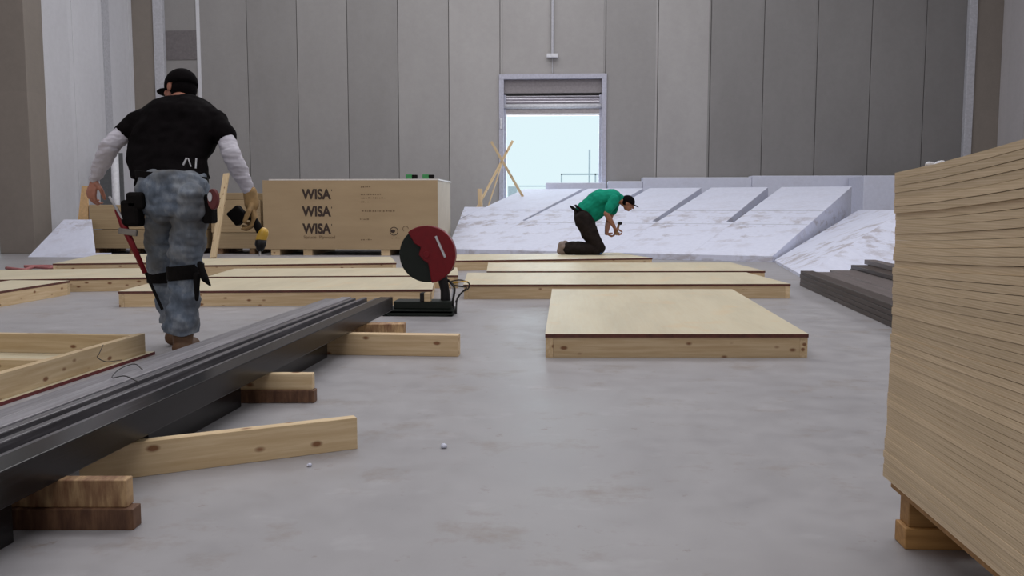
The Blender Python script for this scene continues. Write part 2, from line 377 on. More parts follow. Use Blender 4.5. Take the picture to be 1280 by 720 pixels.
# ---------------------------------------------------------------- outside through the door
boxo('yard_ground', (-40, YB+.3, -.12), (40, 90, -.06), OUTG, kind='structure')
def z_at(py, Y): return onY(690, py, Y).z
o = boxo('kerb_block', (0, 0, 0), (.62, .5, 1), OUTW, bev=.01); Yk = 40
p = onY(635, 243, Yk); q = onY(646, 233, Yk); o.scale = (1, 1, q.z+.06); o.location = (p.x, Yk, -.06)
o.scale = (1, 1, 1); bpy.data.objects.remove(o)
bm = bmesh.new(); box(bm, (0, 0, -.06), (q.x-p.x, .5, q.z))
tag(mk('concrete_block', bm, OUTW, loc=(p.x, Yk, 0), bev=.02), 'grey concrete block out in the bright yard, left of the fence', 'block')
f = empty('yard_fence', (onY(701, 227, 42).x, 42, -.06), 'thin pale rail fence outside in the yard beyond the roller door', 'fence')
zt2 = z_at(217, 42)+.06; x1 = onY(760, 220, 42).x-f.location.x
boxo('top_rail', (0, 0, zt2-.07), (x1+.5, .06, zt2), OUTW, f)
boxo('top_rail', (-2.1, 0, z_at(232.5, 42)+.03), (0, .06, z_at(232.5, 42)+.08), OUTW, f)
for x in (0, x1*.88, x1*.72): boxo('post', (x, 0, 0), (x+.07, .07, zt2), OUTW, f)
p = onY(737, 187, 44)
bm = bmesh.new(); tube(bm, [(0, 0, -.06), (0, 0, p.z)], .045, 8)
tag(mk('yard_pole', bm, OUTW, loc=(p.x, 44, 0)), 'tall thin pale pole standing outside behind the yard fence', 'pole')
# ---------------------------------------------------------------- low deck modules
def module(pts, h, label, joists=0, t=.021, faces=(1, 1, 1, 1)):
    """pts: near-left, near-right, far-right, far-left corners on the floor"""
    pts = [V((p[0], p[1], 0)) for p in pts]; c = sum(pts, V())/4
    e = empty('deck_module', c, label, 'platform', 'low plywood topped floor modules laid on the concrete')
    L = [p-c for p in pts]
    bm = bmesh.new(); vs = []
    for z in (h-t, h): vs.append([bm.verts.new((p.x*1.004, p.y*1.004, z)) for p in L])
    bm.faces.new(vs[0][::-1]).material_index = 1; bm.faces.new(vs[1]).material_index = 0
    for i in range(4): bm.faces.new((vs[0][i], vs[0][(i+1) % 4], vs[1][(i+1) % 4], vs[1][i])).material_index = 1
    mk('plywood_sheet', bm, [PLYTOP, FILM], e)
    w = .045
    def along(a, b, ins):
        dd = (b-a).normalized(); nn = V((-dd.y, dd.x, 0)); return a+dd*ins+nn*w/2, b-dd*ins+nn*w/2
    for i, ins in ((1, 0), (3, 0), (0, w+.001), (2, w+.001)):
        a, b = along(L[i], L[(i+1) % 4], ins)
        beam('frame_board', a, b, w, h-t, PINE, parent=e, bev=.001)
    return e
def rect(nl, nr, depth):
    nl, nr = V((nl[0], nl[1])), V((nr[0], nr[1])); d = (nr-nl).normalized(); n = V((-d.y, d.x))*depth
    return [nl, nr, nr+n, nl+n]
hz = .142
module([onZ(682, 447), onZ(1009, 447), onZ(915, 361.5, hz), onZ(690.5, 361.5, hz)], hz, 'nearest plywood topped deck module in mid floor, short side to the camera')
a, b = onZ(580, 374), onZ(987, 373)
p2 = rect(a, b, 1.50); module(p2, hz, 'long deck module directly behind the nearest one, its dark film edge crossing mid floor')
a, b = onZ(609, 339, .155), onZ(948, 336, .155)
p3 = rect((a.x, max(a.y, p2[3].y+.03)), (b.x, p2[2].y+.05), 1.5); module(p3, .155, 'deck module pushed against the back of the long mid floor module')
a, b = onZ(549, 326, hz), onZ(815, 322.5, hz)
p4 = rect(a, b, 1.5); module(p4, hz, 'deck module the man in the green shirt kneels on, in front of the white ramp')
a, b = onZ(149, 384), onZ(540, 381)
pa = rect(a, b, 1.42); module(pa, hz, 'deck module behind the red chop saw, reaching left past the walking man')
a, b = onZ(266, 344.5, hz), onZ(577, 341, hz)
pb = rect((a.x, pa[3].y+.22), (b.x, pa[2].y+.22), 1.22); module(pb, hz, 'second deck module back behind the red chop saw')
a, b = onZ(208, 332, hz), onZ(495, 328.5, hz)
pc = rect(a, b, 1.45); module(pc, hz, 'deck module lying just in front of the printed plywood package')
a, b = onZ(-150, 352, hz), onZ(190, 346.5, hz)
pd = rect(a, b, 1.5); module(pd, hz, 'deck module at left running out of frame behind the walking man')
a, b = onZ(66, 329.5, hz), onZ(196, 328, hz)
pf = rect(a, b, 2.2); module(pf, hz, 'far left deck module beside the leaning white foam sheet')
a, b = onZ(0, 384), onZ(88, 368)
dd = (V((b.x, b.y))-V((a.x, a.y))).normalized(); nl = V((b.x, b.y))-dd*2.85
pe = rect(nl, (b.x, b.y), .62); print('E', pe, pd)
module(pe, hz, 'deck module at the left frame edge, set at an angle')
# red strap on far left module
pts = [onZ(x, y, hz+.012) for x, y in ((8, 335), (30, 337), (42, 334), (60, 336.5), (70, 334), (84, 333))]
bm = bmesh.new(); tube(bm, spline(pts, 6), .014, 6); pts = [onZ(x, y, .012) for x, y in ((22, 333), (40, 335), (58, 332), (72, 333.5))]
bm.free(); bm = bmesh.new(); tube(bm, spline([onZ(x, y, .03) for x, y in ((8, 335), (30, 337), (42, 334), (60, 335), (66, 334), (60, 332.5), (30, 333))], 6), .022, 6)
tag(mk('lifting_strap', bm, REDSTRAP, smooth=True), 'faded red strap lying loose on the floor at far left', 'strap')
# ---------------------------------------------------------------- upturned frame, left front
A = onZ(0, 508); B = onZ(194, 443); dv = (B-A); dv.z = 0; dn = dv.normalized(); nn = V((-dn.y, dn.x, 0))
print('frame dir', A, B, dn)
E0 = B; S0 = B-dn*2.6
ft = empty('upturned_frame', (S0+E0)/2, 'upturned deck frame with boards standing on a red edged sheet, front left', 'platform'); cc = (S0+E0)/2
W = 1.35
bm = bmesh.new(); l = [S0-cc, E0-cc, E0-cc+nn*W, S0-cc+nn*W]
vs = [[bm.verts.new((q.x, q.y, z)) for q in l] for z in (0, .018)]
bm.faces.new(vs[0][::-1]).material_index = 1; bm.faces.new(vs[1])
for i in range(4): bm.faces.new((vs[0][i], vs[0][(i+1) % 4], vs[1][(i+1) % 4], vs[1][i])).material_index = 1
mk('base_sheet', bm, [PLYTOP, REDFILM], ft)
def fb(a, b, h=.12): beam('frame_board', a-cc+V((0, 0, .018)), b-cc+V((0, 0, .018)), .045, h, PINE2, parent=ft)
fb(S0+nn*.05, E0+nn*.05-dn*.06)
fb(S0+nn*(W-.05), E0+nn*(W-.05)-dn*.06)
for k in (.10, .95, 1.8): fb(E0-dn*k+nn*.08, E0-dn*k+nn*(W-.08), .115)
# ---------------------------------------------------------------- dark plank bundle on bearers
zb0 = .135; ztop = .235
P1 = onZ(0, 589, ztop); P2 = onZ(491, 371, ztop); print('bundle', P1, P2)
dn = (P2-P1).normalized(); sd = V((-dn.y, dn.x, 0))   # sd points left/away
start = P1-dn*1.1
def plank(off, w, z0, h, mat, l1, label, l0=0):
    a = start+sd*(off+w/2)+dn*l0; b = P2+sd*(off+w/2)+dn*l1; a.z = b.z = z0
    return beam('dark_plank', a, b, w, h, mat, label, 'plank', 'long dark planks bundled across the wood blocks', bev=.004)
plank(0, .095, zb0, .098, PLANK, 0, 'thick black plank on the near right edge of the bundle, showing its deep side')
x = .108
names = ['first narrow dark plank beside the thick black one', 'second narrow dark plank from the thick black one', 'third narrow dark plank, in mid bundle', 'fourth narrow dark plank, left of mid bundle', 'fifth narrow dark plank, next to the broad grey ones']
for i, (w, dz, m, l1) in enumerate([(.024, -.010, PLANKG, .02), (.02, -.034, PLANK, -.05), (.03, -.004, PLANKG, .0), (.022, -.030, PLANK, .05), (.036, -.006, PLANKG, -.03)]):
    plank(x, w, zb0+.001, .098+dz, m, l1, names[i]); x += w+(.020 if i in (0, 1) else .012)
plank(x, .075, zb0, .094, PLANKS, .02, 'broad slate grey plank near the left edge of the bundle'); x += .089
plank(x, .085, zb0, .088, PLANKS, -.06, 'outermost broad slate grey plank on the left edge of the bundle')
a = onZ(-30, 650, zb0-.02); b = onZ(69, 599, zb0-.02)
# added short dark planks standing in for the black shade under the bundle
def under(y0, y1, inset, lab):
    q = lambda Y: V((P1.x+dn.x*(Y-P1.y)/dn.y, Y, 0))+sd*(inset+.09)
    beam('dark_plank', q(y0), q(y1), .18, .118, PLANK, lab, 'plank', 'added dark planks filling the shade under the bundle', bev=.004)
under(1.0, 2.20, .060, 'added dark plank filling the shade under the bundle, at the lower left of the frame')
under(2.98, 3.80, .095, 'added dark plank filling the shade under the bundle, between knotty board and middle blocks')
under(3.98, 5.10, .105, 'added dark plank filling the shade under the bundle, between middle blocks and short board')
# thin metal edge strip under the bundle
a = onZ(0, 635, .124); b = onZ(60, 602, .124)
b2 = a+(b-a)*1.0; a2 = a-(b-a)*.8
bm = bmesh.new(); tube(bm, [a2, b2], .005, 6); tag(mk('metal_strip', bm, STEEL), 'thin grey metal strip under the near end of the dark bundle', 'strip')
# loose wire
wp = [onZ(x, y, .245) for x, y in ((178, 462), (168, 455), (150, 461), (140, 472), (156, 470), (172, 477))]
bm = bmesh.new(); tube(bm, spline(wp, 6), .0022, 6); tag(mk('loose_wire', bm, WIRE), 'thin dark loose wire curled on top of the dark planks', 'wire')
p0 = onZ(128, 445, .135)
wp = [onZ(129, 431, .15), onZ(124, 442, .13), onZ(122, 447, .10), onZ(133, 452, .08), onZ(152, 450, .07)]
bm = bmesh.new(); tube(bm, spline(wp, 6), .0022, 6); tag(mk('loose_wire', bm, WIRE), 'thin wire hanging over the side board of the upturned frame', 'wire')
# bearers
def block(px0, px1, pyb, z0, h, w, label, mat=OLDW, ext=.35, name='wood_block'):
    a = onZ(px0, pyb, 0); b = onZ(px1, pyb, 0); d = (b-a).normalized(); n = V((-d.y, d.x, 0))
    a = a - d*ext + n*w/2; b = b + n*w/2; a.z = b.z = z0
    return beam(name, a, b, w, h, mat, label, 'block', 'wood blocks carrying the dark plank bundle', bev=.003)
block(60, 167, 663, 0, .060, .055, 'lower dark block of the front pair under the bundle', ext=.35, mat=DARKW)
block(52, 160, 660.5, .060, .078, .045, 'upper stained block of the front pair under the bundle', ext=.3)
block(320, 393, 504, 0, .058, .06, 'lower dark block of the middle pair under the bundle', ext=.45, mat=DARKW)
block(320, 391, 503, .058, .074, .05, 'upper pale split block of the middle pair under the bundle', ext=.45, mat=PINE2)
a = onZ(100, 606); b = onZ(447, 561)
d = (b-a).normalized(); n = V((-d.y, d.x, 0)); a = a+n*.022; b = b+n*.022
beam('loose_board', a, b, .045, .118, PINE2, 'knotty pale board standing on edge, sticking out from under the dark bundle', 'board')
a = onZ(380, 443); b = onZ(573, 446); n = V((0, 1, 0))*.045; beam('loose_board', a+n, b+n, .085, .128, PINE, 'short thick pale board on the floor just before the red chop saw', 'board')
a = onZ(400, 431); b = onZ(505, 430); beam('wood_block', a+V((-.3, .05, 0)), b+V((0, .05, 0)), .1, .13, OLDW, 'dark streaked block behind the short thick board, at the far end of the bundle', 'block', 'wood blocks carrying the dark plank bundle')
# ---------------------------------------------------------------- right brown planks
P1 = onZ(1000, 357); P2 = onZ(1117, 411); dn = (P2-P1).normalized(); sd = V((-dn.y, dn.x, 0)); print('rp', P1, P2, sd)
if sd.x < 0: sd = -sd
G = 'dark brown planks stacked on the floor at right'
def rpl(off, w, z0, h, far, mat, label):
    a = P1+sd*(off+w/2)-dn*far; b = P1+dn*5.2+sd*(off+w/2); a.z = b.z = z0
    return beam('brown_plank', a, b, w, h, mat, label, 'plank', G, bev=.004)
lv = ['bottom', 'second', 'third', 'top']
for i in range(4): rpl(0, .14, i*.043, .041, [.02, 0, .03, 0][i], PLANKB, lv[i]+' plank in the four high left edge of the brown plank pile')
x = .146
for i, (w, far, m, t, n) in enumerate([(.28, .28, PLANKL, 'faded grey-brown', 3), (.30, .58, PLANKL, 'broad faded', 3), (.34, .88, PLANKB, 'dark right', 4)]):
    for k in range(n): rpl(x, w, k*.048, .045, far-.03*k, m, t+' plank of the brown plank pile, '+['bottom layer', 'second layer', 'third layer', 'top layer'][k])
    x += w+.006
rpl(x-.16, .13, .191, .055, .92, PLANKL, 'single raised plank on the right of the brown plank pile')
# ---------------------------------------------------------------- foam ramp
zT = 1.25
BL = V((-2.03-.9, 16.55, 0)); BR = V((3.28, 14.2, 0))
TR = onY(1065, 233, 17.6); zT = TR.z; sh = V((TR.x, TR.y, 0))-BR; print('ramp', TR, sh)
eb = (BR-BL)
def tpar(px, py):                 # parameter of the ridge at a photo column
    lo, hi = -0.3, 1.2
    for _ in range(40):
        m = (lo+hi)/2; q = BL+eb*m+sh; q.z = zT; v = q-CAM
        x = 640+F*v.dot(rgt)/v.dot(fwd)
        if x < px: lo = m
        else: hi = m
    return lo
ts = [tpar(x, 0) for x in (655, 735, 812, 889, 977, 1065)]; ts[-1] = 1.0; print('ts', ts)
fh = .10; XC = -2.20
def ramp_pt(t, s, z0=None):
    t = max(t, (XC-BL.x-sh.x*s)/eb.x)
    q = BL+eb*t+sh*s; q.z = fh+(zT-fh)*s; return q
def foam_unit(t0, t1, gap, label, smax=1.0, smin=0):
    c = (ramp_pt(t0, 0)+ramp_pt(t1, 0))/2; c.z = 0
    bm = bmesh.new(); SS = [0, .14, .28, .425, .435, .55, .65, .75, .85, .93, 1]; n = 10
    rows = []
    for i in range(n+1):
        s = smin+SS[i]*(smax-smin); g = (gap*(.55+.45*(s-.42)/.58) if (s > .43 and gap) else 0)/eb.length
        g2 = .0008/eb.length
        tl, tr = t0, t1-g-g2
        rows.append([bm.verts.new(ramp_pt(tl, s)-c), bm.verts.new(ramp_pt(tr, s)-c)])
    low = []
    for i in range(n+1):
        s = smin+SS[i]*(smax-smin); q0, q1 = rows[i][0].co.copy(), rows[i][1].co.copy(); q0.z = q1.z = 0
        low.append([bm.verts.new(q0), bm.verts.new(q1)])
    for i in range(n):
        bm.faces.new((rows[i][0], rows[i][1], rows[i+1][1], rows[i+1][0]))
        bm.faces.new((low[i][0], low[i+1][0], low[i+1][1], low[i][1]))
        bm.faces.new((rows[i][1], low[i][1], low[i+1][1], rows[i+1][1]))
        bm.faces.new((rows[i][0], rows[i+1][0], low[i+1][0], low[i][0]))
    bm.faces.new((rows[0][0], low[0][0], low[0][1], rows[0][1])); bm.faces.new((rows[n][0], rows[n][1], low[n][1], low[n][0]))
    o = mk('foam_ramp_block', bm, FOAM, loc=c, bev=.004)
    # joint line between the foam slabs
    for s in (.40, .60):
        if smin+.02 < s < smax-.05:
            bm = bmesh.new(); p = ramp_pt(t0, s)-c; q = ramp_pt(t1-((gap*(.55+.45*(s-.42)/.58) if s > .43 else 0)+.01)/eb.length, s)-c
            up = V((0, 0, .002)); tube(bm, [p+up, q+up], .0035, 4); mk('slab_joint', bm, GREYFOAM, o)
    return tag(o, label, 'foam block', 'white foam blocks forming the sloping ramp')
foam_unit(ts[0], ts[1], .13, 'white foam ramp block at the left end, partly behind the kneeling man')
foam_unit(ts[1], ts[2], .14, 'white foam ramp block directly behind the kneeling man')
foam_unit(ts[2], ts[3], .20, 'white foam ramp block just right of the kneeling man')
foam_unit(ts[3], ts[4], .26, 'white foam ramp block second from the right end of the row')
foam_unit(ts[4], ts[5], .0, 'white foam ramp block at the right end, showing its grey side')
foam_unit(ts[0]-.5, ts[0]-.001, 0, 'low smudged white foam slab between the plywood package and the ramp', smax=.66, smin=max(.01, (XC-BL.x-eb.x*ts[0])/sh.x+.01))
# right hand ramp
TJ = onY(1074, 262, 17.3); B2 = V((2.92, 11.0, 0)); print('TJ', TJ, onZ(1001, 350))
def slab(pts, label):
    """solid foam with a sloping top: pts are the corners of the top surface, the base lies on the floor"""
    c = V((pts[0].x, pts[0].y, 0)); bm = bmesh.new()
    top = [bm.verts.new(q-c) for q in pts]; bot = [bm.verts.new(V((q.x, q.y, 0))-c) for q in pts]; n = len(pts)
    bm.faces.new(top); bm.faces.new(bot[::-1])
    for i in range(n): bm.faces.new((top[i], bot[i], bot[(i+1) % n], top[(i+1) % n]))
    return tag(mk('foam_ramp_block', bm, FOAM, loc=c), label, 'foam block', 'white foam blocks forming the sloping ramp')
br = BR+V((.03, -.03, .04)); b2 = B2+V((0, 0, .04)); T2 = TJ+(B2-BR)*.98
slab([br, b2, T2, TJ], 'broad white foam ramp slab turning towards the camera behind the brown planks')
slab([b2+V((.001, -.001, 0)), V((6.9, 12.75, .04)), T2+V((.001, -.001, 0))], 'white foam corner slab right behind the ends of the brown planks')
# standing blocks behind
def fblock(x0, x1, py, Y0, label, zbot=0, dep=.5, name='foam_block', mat=FOAM):
    p = onY(x0, py, Y0); q = onY(x1, py, Y0)
    o = boxo(name, (0, 0, zbot), (q.x-p.x, dep, p.z), mat, loc=(p.x, Y0, 0), bev=.012)
    return tag(o, label, 'foam block', 'white foam blocks standing along the back wall')
fblock(682, 757, 228.5, 20.0-.03, 'low white foam block standing in the roller door opening', dep=.35)
fblock(760, 803, 226.5, 20.0-.03, 'narrow white foam block right of the roller door', dep=.35)
fblock(803.5, 940, 221.8, 19.98, 'long white foam block against the back wall behind the ramp', dep=.45)
fblock(940.5, 1078, 219.7, 19.96, 'white foam block against the back wall near the right end of the ramp', dep=.45)
o = fblock(1080, 1200, 219.5, 18.9, 'tall white foam block behind the corner where the two ramps meet', dep=1.0)
# ---------------------------------------------------------------- wooden tripod in front of door
Yt = 19.5
tr = empty('slat_tripod', (onY(628, 205, Yt).x, Yt, 0), 'crossed wooden slats standing like a tripod before the roller door', 'tripod')
def leg(x0, y0, x1, y1, Ya, Yb2, w=.055, par=tr):
    top = onY(x0, y0, Ya); bot = onY(x1, y1, Yb2); d = (bot-top); bot = top+d*(top.z/(top.z-bot.z)); o = par.location
    beam('slat', bot-o, top-o, w, .022, PINE2, parent=par, updir=(0, -1, .05))
leg(641, 176, 597, 259, Yt+.1, Yt-.1); leg(614, 177, 656, 250, Yt+.03, Yt-.05)
p = onY(630, 206, Yt); p2 = None
leg(632, 190, 611, 256, Yt+.06, 19.3, w=.03)
p = onY(600, 236, 19.05); q = onY(602, 262, 19.05)
beam('wood_stake', V((q.x, 19.05, 0)), V((p.x, 19.05, p.z)), .10, .05, PINE, 'short thick wooden stake standing left of the crossed slats', 'stake', updir=(0, -1, 0))
# ---------------------------------------------------------------- printed plywood package
wx0 = onY(329, 270, 15.72).x; wx1 = onY(548, 270, 15.72).x; wd = 1.75
pk = empty('plywood_package', (wx0, 15.72, 0), 'big strapped plywood package with dark lettering, on bearers behind the chop saw', 'package')
Wd = wx1-wx0; zl = onY(335, 226.5, 15.72).z; zr = onY(545, 222.5, 15.72).z; print('pack', wx0, wx1, zl, zr)
zt_ = (zl+zr)/2; z0_ = .11
boxo('package_body', (.01, .012, z0_), (Wd-.01, wd, zt_-.012), PALECARD, pk, bev=.006)
boxo('front_board', (0, 0, z0_), (Wd-.012, .011, zt_-.01), CARTON, pk, bev=.003)
boxo('cover_sheet', (.12, .0, zt_-.012), (Wd+.005, wd+.02, zt_+.012), plain('pale_cover', (.62, .58, .55), .5), pk)
for x in (.12, .72, 2.15, 2.75): boxo('bearer', (x, .03, 0), (x+.16, wd-.1, z0_), PINE, pk)
def text(s, x, z, size, mat=INK, squash=1.0, bold=.012, y=-.002):
    cu = bpy.data.curves.new('t', 'FONT'); cu.body = s; cu.size = size; cu.offset = bold*size; cu.extrude = .0008
    o = bpy.data.objects.new('t', cu); C.objects.link(o)
    dg = bpy.context.evaluated_depsgraph_get(); me = bpy.data.meshes.new_from_object(o.evaluated_get(dg), depsgraph=dg); bpy.data.objects.remove(o)
    me.materials.clear(); me.materials.append(mat); o = bpy.data.objects.new('lettering', me); C.objects.link(o)
    o.parent = pk; o.location = (x, y, z); o.rotation_euler = (math.pi/2, 0, 0); o.scale = (squash, 1, 1); return o
s15 = 15.72
for py, xx in ((248.5, 378), (270, 378.3), (291.5, 379)):
    p = onY(xx, py, s15); o = text('WISA', p.x-wx0, p.z, .245, bold=.04)
    w = onY(414, py, s15).x-p.x; bw = max(v.co.x for v in o.data.vertices); o.scale.x = w/bw
    o = text("'", p.x-wx0+w+.0, p.z+.08, .12)
p = onY(379.5, 298, s15); o = text('Spruce  Plywood', p.x-wx0, p.z, .075, INK2); bw = max(v.co.x for v in o.data.vertices); o.scale.x = (onY(419, 298, s15).x-p.x)/bw
def dashes(x0, x1, py, hh=.035):
    bm = bmesh.new()
    p = onY(x0, py, s15); q = onY(x1, py, s15); x = p.x-wx0
    while x < q.x-wx0:
        w = R.uniform(.014, .04); box(bm, (x, -.0015, p.z-hh/2+R.uniform(0, .008)), (x+w, -.0001, p.z+hh/2-R.uniform(0, .01))); x += w+R.uniform(.012, .02)
    mk('faded_print', bm, INK2, pk)
dashes(451, 464, 233.5); dashes(451, 475, 243, .03); dashes(451, 480, 247.5, .03); dashes(451, 461, 252.5, .025)
dashes(452, 491, 263.5, .042); dashes(450, 462, 274, .03); dashes(451, 464, 299.5, .03); dashes(487, 499, 297.5, .025)
bm = bmesh.new(); p = onY(492.5, 289, s15)
pts = [(p.x-wx0+.072*math.cos(a), -.0008, p.z+.072*math.sin(a)) for a in [2*math.pi*k/24 for k in range(25)]]; tube(bm, pts, .006, 4)
ell(bm, (p.x-wx0-.02, -.001, p.z), (.042, .0012, .032)); mk('round_mark', bm, INK, pk)
p = onY(507, 286, s15); bm = bmesh.new(); pts = [(p.x-wx0+.05*math.cos(a), -.0008, p.z+.05*math.sin(a)) for a in [2*math.pi*k/20 for k in range(14)]]; tube(bm, pts, .005, 4); mk('faint_mark', bm, INK2, pk)
# green packs on top
for i, (x0, x1, lab) in enumerate([(507, 521, 'left of the two small green and black boxes on the plywood package'), (528, 542, 'right one of the small green and black boxes on the plywood package')]):
    p = onY(x0, 222, 15.85); q = onY(x1, 217, 15.85)
    g = empty('tool_box', (p.x, 15.85, zt_+.012), lab, 'box', 'small green and black boxes on the package')
    w = q.x-p.x; boxo('green_half', (0, 0, 0), (w*.55, .12, .085), GREENP, g, bev=.01); boxo('black_half', (w*.56, .005, 0), (w, .115, .078), BLACKN, g, bev=.008)
# ---------------------------------------------------------------- plywood bundles at left
def bundle(x0, x1, Y0, z0, z1, label, dep=1.2):
    p = onY(x0, 280, Y0).x; q = onY(x1, 280, Y0).x
    o = boxo('board_bundle', (-(q-p)/2, 0, z0), ((q-p)/2, dep, z1), BUNDLE, loc=((p+q)/2, Y0, 0), bev=.006); return tag(o, label, 'stack')
Y0 = 16.0
z1 = onY(150, 256, Y0).z; zm = onY(150, 287, Y0).z; z0 = onY(150, 318, Y0+0).z+.10
print('bundles', z1, zm)
bundle(113, 254, Y0, .10, zm-.01, 'lower pale board bundle at left behind the walking man')
bundle(112, 254, Y0+.01, zm+.005, z1, 'upper pale board bundle at left behind the walking man')
for x in (120, 165, 205, 243):
    p = onY(x, 318, Y0+.05); beam('bearer_block', V((p.x, Y0+.06, 0)), V((p.x, Y0+1.1, 0)), .1, .099, OLDW, 'bearer block under the pale board bundles', 'block', 'bearer blocks under the pale bundles')
z2 = onY(300, 241, Y0).z; zn = onY(300, 250, Y0).z; zo = onY(300, 291, Y0).z
bundle(265, 327, Y0+.1, .10, zo-.01, 'lower of the pale bundles squeezed against the printed package')
bundle(264, 326, Y0+.11, zo, zn, 'middle of the pale bundles squeezed against the printed package')
bundle(264, 318, Y0+.12, zn+.004, z2, 'thin top layer of boards on the pale bundles by the printed package')
for x in (275, 315):
    p = onY(x, 318, Y0+.15); beam('bearer_block', V((p.x, Y0+.16, 0)), V((p.x, Y0+1.2, 0)), .1, .099, OLDW, 'bearer block beside the printed package', 'block', 'bearer blocks under the pale bundles')
# leaning stick
p = onZ(267, 323); t = onY(283.5, 218, 15.75)
beam('leaning_batten', p, t, .11, .035, PINE2, 'long pale batten leaning on the board bundles behind the walking man', 'batten', updir=(0, -1, .05))
# foam wedge, left
Yw = 14.9
pts = [onY(x, y, Yw+d) for x, y, d in ((35, 326, 0), (80, 276, .90), (112, 273, .90), (117, 319, .05), (137, 319, .05), (137, 326, 0))]
pts[0].z = pts[5].z = 0; pts[1].z = pts[2].z = (pts[1].z+pts[2].z)/2; pts[3].z = pts[4].z = .07; pts = [pts[k] for k in range(6)]
c = V((pts[0].x, Yw, 0)); bm = bmesh.new()
fr = [bm.verts.new(q-c) for q in pts]; bk = [bm.verts.new(q-c+V((0, .07, 0))) for q in pts]
bm.faces.new(fr); bm.faces.new(bk[::-1])
for k in range(6): bm.faces.new((fr[k], bk[k], bk[(k+1) % 6], fr[(k+1) % 6]))
tag(mk('foam_sheet', bm, FOAM, loc=c), 'white foam sheet with a sloping left edge leaning back at far left', 'foam sheet')
p0 = V((onY(93, 320, 15.75).x, 15.72, 0)); p1 = onY(92, 232, 15.66); 
bm = bmesh.new(); a = onY(82, 275, 15.7); 
q = [V((p0.x-.16, 0, 0)), V((p0.x+.14, 0, 0)), V((p1.x+.05, 0, p1.z)), V((p1.x-.05, 0, p1.z))]
prism(bm, [v-V((p0.x, 0, 0)) for v in q], (0, .04, 0))
tag(mk('tapered_board', bm, plain('orange_wood', (.62, .40, .20), .7), loc=(p0.x, 16.02, 0)), 'orange toned tapered board standing behind the leaning white foam sheet', 'board')
# pale pipe and grey board against left wall
a = onY(150, 262, 17.6); b = onY(143, 188, 17.9)
bx = a.x; a = V((a.x, 17.45, 0)); bm = bmesh.new(); tube(bm, [a, V((b.x, 17.9, b.z+.0))], .075, 12)
tag(mk('leaning_pipe', bm, WHITEP, smooth=True), 'pale pipe leaning upright beside the walking man at left', 'pipe')
p = onY(112, 190, 17.8); q = onY(142, 190, 17.8)
o = boxo('grey_board', (0, 0, 0), (q.x-p.x, .03, p.z), plain('grey_board_mat', (.12, .125, .13), .7), loc=(p.x, 18.15, 0)); tag(o, 'dark grey board standing behind the pale leaning pipe', 'board')
# ---------------------------------------------------------------- plywood stack right
NS = 46; X0 = onZ(1112, 597, .178).x; Yf = 2.36; zA = .178; zB = .985; th = (zB-zA)/NS
G = 'plywood sheets in the tall stack at right'
for i in range(NS):
    u = i/(NS-1); bm = bmesh.new(); ny = 10; L = 2.5; t = th*R.uniform(.975, .992)
    vs = []
    for k in range(ny+1):
        y = -L*k/ny
        dz = u*.060*min(1, -y/.9)**1.3
        vs.append([bm.verts.new((0, y, dz)), bm.verts.new((1.25, y, dz)), bm.verts.new((1.25, y, dz+t)), bm.verts.new((0, y, dz+t))])
    for a, b in zip(vs, vs[1:]):
        for k in range(4): bm.faces.new((a[k], a[(k+1) % 4], b[(k+1) % 4], b[k]))
    bm.faces.new(vs[0][::-1]); bm.faces.new(vs[-1])
    # left face waviness: belly at the bottom, slightly proud at the top
    off = .052*u**1.2 if u < .35 else .052*.35**1.2+.012*math.sin((u-.35)*6)
    xo = X0 - .013 + (.006*min(u/.3, 1)) - (.006 if u > .88 else 0) + R.uniform(-.0015, .0015)
    lab = 'plywood sheet inside the tall stack at right, edge on'
    if i == NS-1: lab = 'topmost plywood sheet of the tall stack at right'
    if i == 0: lab = 'lowest plywood sheet of the tall stack at right'
    tag(mk('plywood_sheet', bm, SHEET, loc=(xo, Yf+R.uniform(-.004, .004), zA+i*th)), lab, 'sheet', G)
pl = empty('wooden_skid', (X0, 0, 0), 'orange toned wooden skid under the tall plywood stack at right', 'pallet')
boxo('deck_board', (.004, -.1, .152), (1.25, Yf-.012, .176), SKID, pl, bev=.002)
q = onZ(1131, 687); print('skid', q, X0)
for y in (q.y, 1.62, .9, .1):
    boxo('bearer', (q.x-X0, y, 0), (1.2, y+.075, .056), SKID, pl, bev=.003)
    for x in (.018, 1.05): boxo('post', (x+.022, y+.012, .056), (x+.13, y+.075, .152), SKID, pl, bev=.003)
p = onY(1153, 206, 2.2)
bm = bmesh.new(); q = V((p.x+.03, 2.24, .0))
ell(bm, (0, 0, .006), (.022, .012, .008)); ell(bm, (.016, .004, .011), (.014, .010, .009)); ell(bm, (-.012, .002, .01), (.012, .01, .007))
for v in bm.verts: v.co += V((noise.noise(v.co*90), noise.noise(v.co*90+V((5, 0, 0))), 0))*.004
tag(mk('plastic_scrap', bm, WHITEP, loc=(q.x, 2.2, zB+.004)), 'small crumpled white plastic scrap on the tall plywood stack', 'scrap')
# crumbs on floor
for i, (x, y, r) in enumerate([(555, 560, .013), (387, 583, .009)]):
    p = onZ(x, y); bm = bmesh.new(); ell(bm, (0, 0, r*.6), (r, r, r*.7), seg=8, rings=6)
    for v in bm.verts: v.co *= 1+.25*noise.noise(v.co*150)
    tag(mk('foam_crumb', bm, FOAM, loc=p), ['larger white foam crumb lying alone on the mid floor', 'smaller white foam crumb on the floor by the knotty board'][i], 'crumb')
